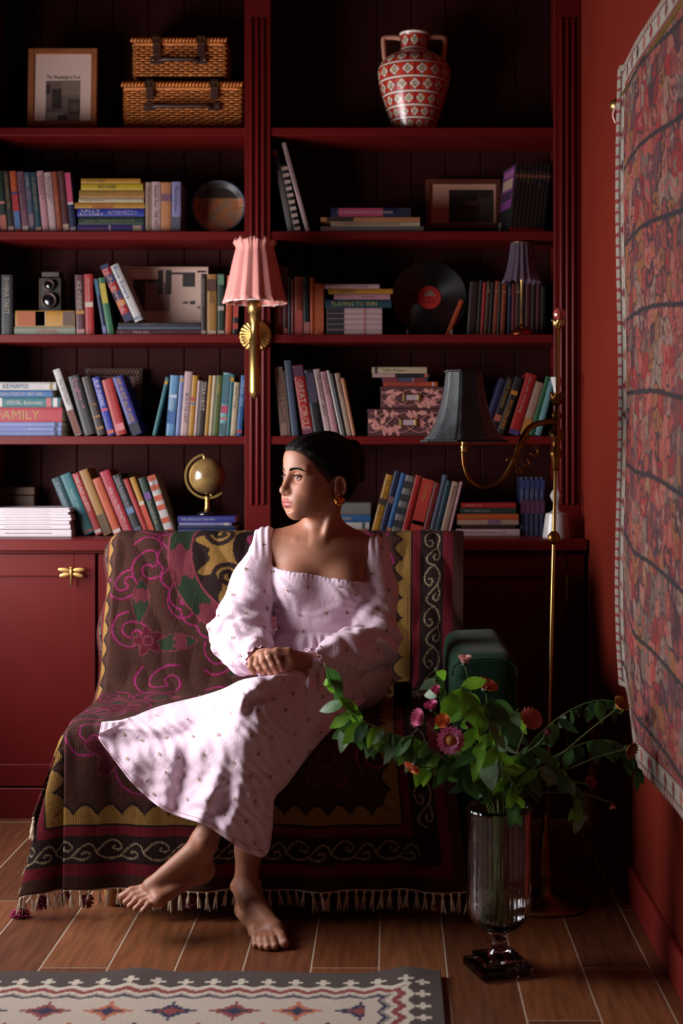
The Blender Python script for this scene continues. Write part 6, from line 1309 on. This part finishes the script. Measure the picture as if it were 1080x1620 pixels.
# arm
arm = spline([LP(882, 668), LP(862, 668, -.004), LP(838, 676, -.01), LP(822, 700, -.014), LP(808, 735, -.018), LP(790, 760, -.02), LP(764, 771, -.02), LP(742, 758, -.02), LP(733, 735, -.02), LP(731, 708, -.02)], 8)
ar = mk('arm', *tube(arm, np.interp(np.linspace(0, 1, len(arm)), [0, .35, .5, 1], [.0085, .0075, .005, .0042]), 10), M_BRASSD, e, True)
mk('arm_leaf', *tube(spline([LP(836, 690, -.01), LP(822, 706, -.014), LP(812, 720, -.018), LP(799, 729, -.02)], 5), [.001]+[.007]*4+[.006]*5+[.004]*5+[.001], 8), M_BRASSD, ar, True)
for pts in ([(822, 704), (836, 704), (846, 707), (850, 716), (845, 722), (838, 717)], [(818, 715), (822, 730), (830, 737), (836, 733), (833, 726)], [(812, 728), (814, 742), (819, 748), (824, 744), (820, 740)]):
    mk('scroll', *tube(spline([LP(a, b_, -.016) for a, b_ in pts], 5), .0034, 7), M_BRASSD, ar, True)
sc0 = LP(733, 700, -.02)
mk('shade_socket', *lathe([(.006, -.028), (.009, -.024), (.008, -.016), (.010, -.012), (.006, -.006), (.009, .004), (.012, .012), (.012, .05)], 16, cx=sc0[0], cy=sc0[1]), M_BRASS, e, True).location.z = sc0[2]
sh = empty('tmp')
bpy.data.objects.remove(sh)
# bell shade of eight brocade panels
M_BROC = mat('black_brocade', '#23282e', .55, sheen=.3); nt = M_BROC.node_tree
tcn = nt.nodes.new('ShaderNodeTexCoord'); no = nt.nodes.new('ShaderNodeTexNoise'); no.inputs['Scale'].default_value = 14; no.inputs['Distortion'].default_value = 3.2; nt.links.new(tcn.outputs['Object'], no.inputs['Vector'])
rp2 = nt.nodes.new('ShaderNodeValToRGB'); rp2.color_ramp.elements[0].position = .47; rp2.color_ramp.elements[1].position = .53; rp2.color_ramp.elements[0].color = (*hx('#0c0e11'), 1); rp2.color_ramp.elements[1].color = (*hx('#1e2429'), 1); nt.links.new(no.outputs['Fac'], rp2.inputs[0]); nt.links.new(rp2.outputs[0], nt.nodes['Principled BSDF'].inputs['Base Color'])
prf = [(29, 588), (30, 598), (33, 620), (38, 643), (46, 667), (56, 686), (68, 698)]; cxs = 733
def ring(r, py, a): 
    k_ = math.cos(PI/8)/math.cos(((a+PI/8*0) % (PI/4))-PI/8); q = r/sL*k_; return sc0+np.array([q*math.cos(a), q*math.sin(a), (700-py)/sL])
pp = spline([(r, y, 0) for r, y in prf], 3); rot0 = math.radians(-12)
fp = empty('x'); bpy.data.objects.remove(fp)
shd = None
for s_ in range(8):
    v = []; na = 7
    for (r, y, _) in pp:
        for i in range(na):
            a = s_*PI/4+(PI/4)*i/(na-1); k_ = math.cos(PI/8)/math.cos((PI/4)*i/(na-1)-PI/8); q = r/sL*k_*(1-.018*math.sin(PI*i/(na-1))); a2 = a+rot0; v.append(sc0+np.array([q*math.cos(a2), q*math.sin(a2), (700-y)/sL]))
    o_ = mk('shade_panel', v, gridmesh(len(pp), na), M_BROC, e, True); o_.modifiers.new('thickness', 'SOLIDIFY').thickness = .002
for (r, y) in ((29.5, 588), (68, 698)):
    pts = []; b = MB()
    for i in range(120):
        a = 2*PI*i/120; k_ = math.cos(PI/8)/math.cos((a % (PI/4))-PI/8); q = r/sL*k_; p = sc0+np.array([q*math.cos(a+rot0), q*math.sin(a+rot0), (700-y)/sL+.002*math.sin(i*PI)]); b.add(ellip(tuple(p), (.0042, .0042, .0036), 6, 4))
    b.build('braid_trim', mat('black_braid', '#0c0e10', .6), e, True)
for i in range(3):
    a = 2*PI*i/3+.5; mk('shade_spider', *tube([sc0+np.array([0, 0, .0]), sc0+np.array([.03*math.cos(a), .03*math.sin(a), .006]), sc0+np.array([.05*math.cos(a), .05*math.sin(a), .018])], .0018, 6), M_BRASS, e, True)
# ------------------------------------------------------------------ glass vase
YV = 3.31; sV = F/YV; vx = (789-CX)/sV; e = empty('glass_vase', (vx, YV, 0)); tag(e, 'tall ribbed footed glass vase holding the flowers on the floor', 'vase')
M_GL = mat('ribbed_glass', '#f2eef2', .02, trans=1., ior=1.45)
zV = lambda py: EYE-(py-CY)/sV
for (h_, z0, z1) in ((.066, 0, .021), (.050, .0212, .038)): 
    o_ = mk('plinth', *cbox(-h_, h_, -h_, h_, z0, z1, .004), M_GL, e); o_.rotation_euler = (0, 0, .32)
prof = [(.001, .0385), (.030, .0385), (.026, .046), (.018, .055), (.0165, .072), (.022, .088), (.030, .094)]
mk('stem', *lathe(prof+[(.001, .094)], 40, cap=False), M_GL, e, True)
n = 160; outer = [(.02, .0945), (.046, .102), (.062, .116), (.071, .135), (.0745, .16), (.0752, .26), (.0752, .37), (.0765, .384)]; inner = [(.0725, .384), (.0715, .37), (.0715, .16), (.066, .136), (.055, .12), (.03, .108), (.001, .104)]
v = []; pts = outer+inner
for j, (r, z) in enumerate(pts):
    for i in range(n): a = 2*PI*i/n; fl_ = .013 if (j < len(outer) and .13 < z < .38) else 0; v.append((r*(1+fl_*math.cos(40*a))*math.cos(a), r*(1+fl_*math.cos(40*a))*math.sin(a), z))
f = [(j*n+i, j*n+(i+1) % n, (j+1)*n+(i+1) % n, (j+1)*n+i) for j in range(len(pts)-1) for i in range(n)]
mk('bowl', v, f, M_GL, e, True)
mk('water', *lathe([(.001, .1045), (.03, .1085), (.054, .1205), (.0652, .1365), (.0708, .16), (.0708, .168), (.001, .168)], 40, cap=False), mat('vase_water', '#dfe4e0', .0, trans=1., ior=1.33), e, True)
# ------------------------------------------------------------------ flowers and leafy branches in the vase
M_LEAF = [mat('leaf_bright', '#6a9e2a', .5, var=.25, vscale=40, sub=.0), mat('leaf_mid', '#3e6b30', .5, var=.25, vscale=40), mat('leaf_grey', '#6f8a6a', .55, var=.2, vscale=40), mat('leaf_dark', '#2c4f2a', .5, var=.25, vscale=40)]
for m_ in M_LEAF:      # thin leaves let light through
    nt = m_.node_tree; b_ = nt.nodes['Principled BSDF']; tr_ = nt.nodes.new('ShaderNodeBsdfTranslucent'); mx_ = nt.nodes.new('ShaderNodeMixShader'); mx_.inputs[0].default_value = .35
    src_ = b_.inputs['Base Color'].links[0].from_socket; nt.links.new(src_, tr_.inputs[0]); nt.links.new(b_.outputs[0], mx_.inputs[1]); nt.links.new(tr_.outputs[0], mx_.inputs[2]); nt.links.new(mx_.outputs[0], nt.nodes['Material Output'].inputs[0])
M_STEM = mat('plant_stem', '#54682e', .6, var=.2)
def leafmesh(curv, wid):
    nl, nw = 8, 5; v = []
    for i in range(nl):
        t = i/(nl-1); w_ = wid*math.sin(PI*min(1, t*1.005)**.85)**.9
        for j in range(nw):
            s_ = j/(nw-1)*2-1; v.append((s_*w_, t, -curv*t*t*.9+.16*wid*abs(s_)*(1-t)+.05*math.sin(t*7+s_*2)*wid))
    f = [(i*nw+j, i*nw+j+1, (i+1)*nw+j+1, (i+1)*nw+j) for i in range(nl-1) for j in range(nw-1)]
    return v, f
LEAFO = {}
def leaf_obj(k_, m, parent):
    key = (k_, m)
    if key not in LEAFO:
        o_ = mk('leaf', *leafmesh([.15, .35, .6][k_], [.23, .26, .20][k_]), M_LEAF[m], parent, True); LEAFO[key] = o_; return o_
    return link_copy(LEAFO[key], parent)
R_ = random.Random(9); MOUTH = np.array([vx, YV, .38])
def pv(px, py, dy=0.): Y = YV+dy; return np.array([(px-CX)*Y/F, Y, EYE-(py-CY)*Y/F])
def stemcurve(end, mids, root): return spline([np.array([vx+root[0], YV+root[1], .115]), np.array([vx-root[0]*.5+ (mids[0][0]-vx)*.18, YV-root[1]*.3+(mids[0][1]-YV)*.15, .375])]+mids+[end], 8)
def branch(label, pix, leaves, root, dyf=0., rad=.0028, bright=.5, size=(.042, .062)):
    """pix: [(x,y,dy)] along the twig; leaves: number of leaves along the outer part or explicit list"""
    pts = [pv(*p) for p in pix]; cv = stemcurve(pts[-1], pts[:-1], root); e = empty('leafy_branch', (vx, YV, .115)); tag(e, label, 'branch', 'leafy branches in the glass vase')
    def Wp(o): o.matrix_parent_inverse = Matrix.Translation((-vx, -YV, -.115)); return o
    n_ = len(cv); Wp(mk('stem', *tube(cv, np.linspace(rad, rad*.35, n_), 6), M_STEM, e, True))
    t0 = int(n_*.40); leaves = int(leaves*1.7); size = (size[0]*1.1, size[1]*1.18)
    for i in range(leaves):
        k_ = t0+int((n_-1-t0)*(i+.5)/leaves); p = cv[k_]; tan = cv[min(k_+1, n_-1)]-cv[k_-1]; tan /= np.linalg.norm(tan)+1e-9
        az = R_.uniform(0, 2*PI); out = np.array([math.cos(az), math.sin(az)*.8, 0]); d = tan*R_.uniform(.2, .6)+out*R_.uniform(.35, .8)+np.array([0, 0, -R_.uniform(.35, 1.1)]); d /= np.linalg.norm(d)
        L = R_.uniform(*size); m = R_.choices([0, 1, 2, 3], [bright, .35, .12, max(.05, .55-bright)])[0]
        o_ = Wp(leaf_obj(R_.randrange(3), m, e)); nrm = Vector((R_.uniform(-.4, .4), -1, R_.uniform(-.1, .9))); yv = Vector(d); xv = yv.cross(nrm).normalized(); zv = xv.cross(yv)
        M_ = Matrix((xv, yv, zv)).transposed().to_4x4() @ Matrix.Diagonal((L, L, L, 1)); M_.translation = Vector(p); o_.matrix_basis = M_
branch('long leafy branch reaching left towards her lap with drooping leaves', [(740, 1235, -.02), (680, 1185, -.03), (620, 1160, -.03), (575, 1140, -.02), (540, 1110, 0), (512, 1048, .01)], 15, (.02, .01), bright=.75, size=(.045, .066))
branch('leafy side branch hanging below the long left one', [(735, 1235, 0), (680, 1190, .02), (620, 1165, .03), (570, 1150, .03), (530, 1135, .03)], 15, (.01, .02), bright=.15)
branch('short leafy branch drooping left of the bouquet', [(745, 1235, -.03), (690, 1190, -.04), (650, 1165, -.04), (620, 1180, -.03)], 9, (.0, .02), bright=.35)
branch('upright leafy sprig at the top left of the bouquet', [(750, 1220, .02), (715, 1140, .03), (695, 1085, .03), (688, 1056, .03)], 7, (.01, -.02), bright=.45)
branch('bright leafy branch in the middle of the bouquet', [(775, 1220, -.05), (755, 1150, -.07), (735, 1100, -.08), (728, 1085, -.08)], 9, (-.01, .01), bright=.98, size=(.055, .08))
branch('bright leafy branch bending right of the middle', [(790, 1220, -.05), (780, 1160, -.07), (768, 1120, -.08), (780, 1105, -.07)], 9, (-.02, .01), bright=.8, size=(.05, .07))
branch('leafy branch drooping over the front rim of the vase', [(790, 1250, -.07), (800, 1228, -.10), (812, 1248, -.12), (812, 1290, -.12)], 9, (-.02, .02), bright=.75, size=(.034, .046))
branch('arching branch with few leaves reaching right to the carpet', [(810, 1225, .02), (850, 1165, .04), (900, 1125, .05), (945, 1108, .05), (985, 1112, .04)], 12, (-.03, 0), bright=.08, size=(.035, .055))
branch('leafy branch hanging down at the far right by the carpet', [(815, 1235, .0), (880, 1195, .02), (940, 1172, .03), (985, 1180, .02), (1008, 1225, .0)], 14, (-.03, .01), bright=.03, size=(.035, .055))
branch('low leafy branch spilling right above the floor', [(820, 1245, -.02), (855, 1215, -.03), (885, 1218, -.03), (908, 1250, -.03), (922, 1290, -.03)], 18, (-.03, .02), bright=.4, size=(.035, .052))
branch('dark leafy branch at the back of the bouquet', [(785, 1220, .05), (800, 1160, .06), (820, 1120, .06)], 12, (.0, -.03), bright=.05)
branch('dense leafy branch right above the vase rim', [(800, 1235, -.01), (825, 1200, -.02), (845, 1180, -.02)], 11, (-.02, -.01), bright=.25)
branch('dense leafy branch left above the vase rim', [(765, 1235, -.01), (735, 1200, -.02), (700, 1195, -.02), (665, 1205, -.02)], 12, (.02, -.01), bright=.3)
# strawflowers
def bloommesh(openess):
    b = MB(); rows = 5 if openess < .8 else 3
    for r_ in range(rows):
        n_ = 16-r_*2; el = (1-openess)*1.1+r_*.24; rad = 1-.14*r_
        for i in range(n_):
            a = 2*PI*i/n_+r_*.4; d = np.array([math.cos(a), math.sin(a), 0]); w_ = np.array([-math.sin(a), math.cos(a), 0]); q = []
            for (t, wd) in ((.12, .06), (.5, .19), (.85, .15), (1.02, .01)):
                rr = rad*t; h_ = math.sin(el)*rr*1.0+.12*t*t*(1 if openess < .6 else .3); c = d*(rr*math.cos(el))+np.array([0, 0, h_+.05*r_*(1-t)]); q.append((c-w_*wd, c+w_*wd))
            n0 = len(b.v)
            for u_, x_ in q: b.v += [tuple(u_), tuple(x_)]
            for k_ in range(3): b.f.append([n0+k_*2, n0+k_*2+1, n0+k_*2+3, n0+k_*2+2])
    return b
def flower_thing(label, px, py, dy, rpx, col, ccol, face, root, openness=.5, bend=(0, 0)):
    dy -= .045; p = pv(px, py, dy); rpx *= 1.12; e = empty('strawflower', (vx, YV, .115)); tag(e, label, 'flower', 'strawflowers in the glass vase')
    def Wp(o): o.matrix_parent_inverse = Matrix.Translation((-vx, -YV, -.115)); return o
    mid = (MOUTH+p)/2+np.array([(p[0]-vx)*.12+bend[0], bend[1], .03]); cv = spline([np.array([vx+root[0], YV+root[1], .115]), MOUTH+[root[0]*-.6, root[1]*-.6, 0], mid, p], 8); Wp(mk('stem', *tube(cv, np.linspace(.0022, .0014, len(cv)), 6), M_STEM, e, True))
    R = rpx/sV; q = Vector(face).normalized().to_track_quat('Z', 'Y').to_matrix().to_4x4(); M_ = q @ Matrix.Diagonal((R, R, R, 1)); M_.translation = Vector(p)
    bl = bloommesh(openness); o_ = Wp(bl.build('petals', mat('petal_'+col, PETAL[col], .55, var=.2, vscale=60), e)); o_.matrix_basis = M_; o_.modifiers.new('thickness', 'SOLIDIFY').thickness = .03
    c2 = Wp(mk('flower_centre', *ellip((0, 0, .14+.25*(1-openness)), (.42, .42, .22 if openness < .8 else .3), 14, 8), mat('disc_'+ccol, PETAL[ccol], .7, bump=.8, bscale=60), e, True)); c2.matrix_basis = M_
    c3 = Wp(mk('calyx', *ellip((0, 0, -.08), (.34, .34, .22), 10, 6), M_LEAF[3], e, True)); c3.matrix_basis = M_
PETAL = dict(pale_pink='#e0a096', orange='#d06a2a', magenta='#b83a72', pink='#c86a90', salmon='#c8705c', dark_pink='#8c2c48', ochre='#b0762c', rust='#9a4a24', yellow='#d88a24')
for a in (('pale pink strawflower standing highest in the bouquet', 735, 1050, .0, 13, 'pale_pink', 'pale_pink', (0, -.2, 1), (.02, .02), .3), ('orange-rust strawflower to the right of the pale topmost one', 768, 1090, .02, 18, 'orange', 'rust', (.3, -.4, .9), (-.01, .02), .6),
          ('round magenta strawflower bud above the pink ones', 692, 1098, -.02, 12, 'magenta', 'magenta', (-.3, -.5, .8), (.03, .0), .15), ('pink strawflower at the left of the bouquet', 668, 1137, -.03, 16, 'pink', 'pale_pink', (-.7, -.6, .3), (.03, .01), .45), ('smaller magenta strawflower behind the left pink one', 684, 1122, .01, 13, 'magenta', 'pink', (-.3, -.4, .8), (.02, .01), .4),
          ('orange strawflower above the wide open pink one', 703, 1143, -.05, 14, 'orange', 'yellow', (-.3, -.8, .4), (.02, .02), .4), ('wide open pink strawflower with orange centre', 713, 1171, -.08, 20, 'pink', 'yellow', (-.15, -1, .15), (.02, .03), .95), ('dark pink strawflower half hidden behind leaves', 793, 1129, .03, 15, 'dark_pink', 'rust', (.2, -.6, .7), (-.02, .0), .5),
          ('salmon strawflower at the right of the bouquet', 838, 1139, .0, 18, 'salmon', 'orange', (.3, -.7, .5), (-.03, .01), .7), ('small dark pink bud on a thin stem', 863, 1163, .02, 9, 'dark_pink', 'dark_pink', (.5, -.3, .8), (-.03, .02), .1), ('ochre strawflower touching the wall carpet', 977, 1120, .04, 16, 'ochre', 'yellow', (.4, -.5, .6), (-.03, .0), .4),
          ('ochre strawflower hanging lower by the carpet', 992, 1184, .02, 15, 'ochre', 'rust', (.5, -.6, -.2), (-.03, -.01), .5), ('rust strawflower among the low right leaves', 930, 1240, -.01, 11, 'rust', 'rust', (.3, -.6, .5), (-.03, .02), .4), ('small rust bud hanging lowest at the right', 967, 1270, .0, 9, 'salmon', 'rust', (.2, -.3, -.9), (-.03, .02), .15),
          ('orange strawflower peeking out under the left leaves', 655, 1211, -.02, 14, 'orange', 'yellow', (-.5, -.5, -.6), (.03, .02), .7), ('dark pink bud between the bright middle leaves', 742, 1150, -.02, 10, 'dark_pink', 'magenta', (0, -.7, .7), (.0, .03), .2)):
    flower_thing(*a)
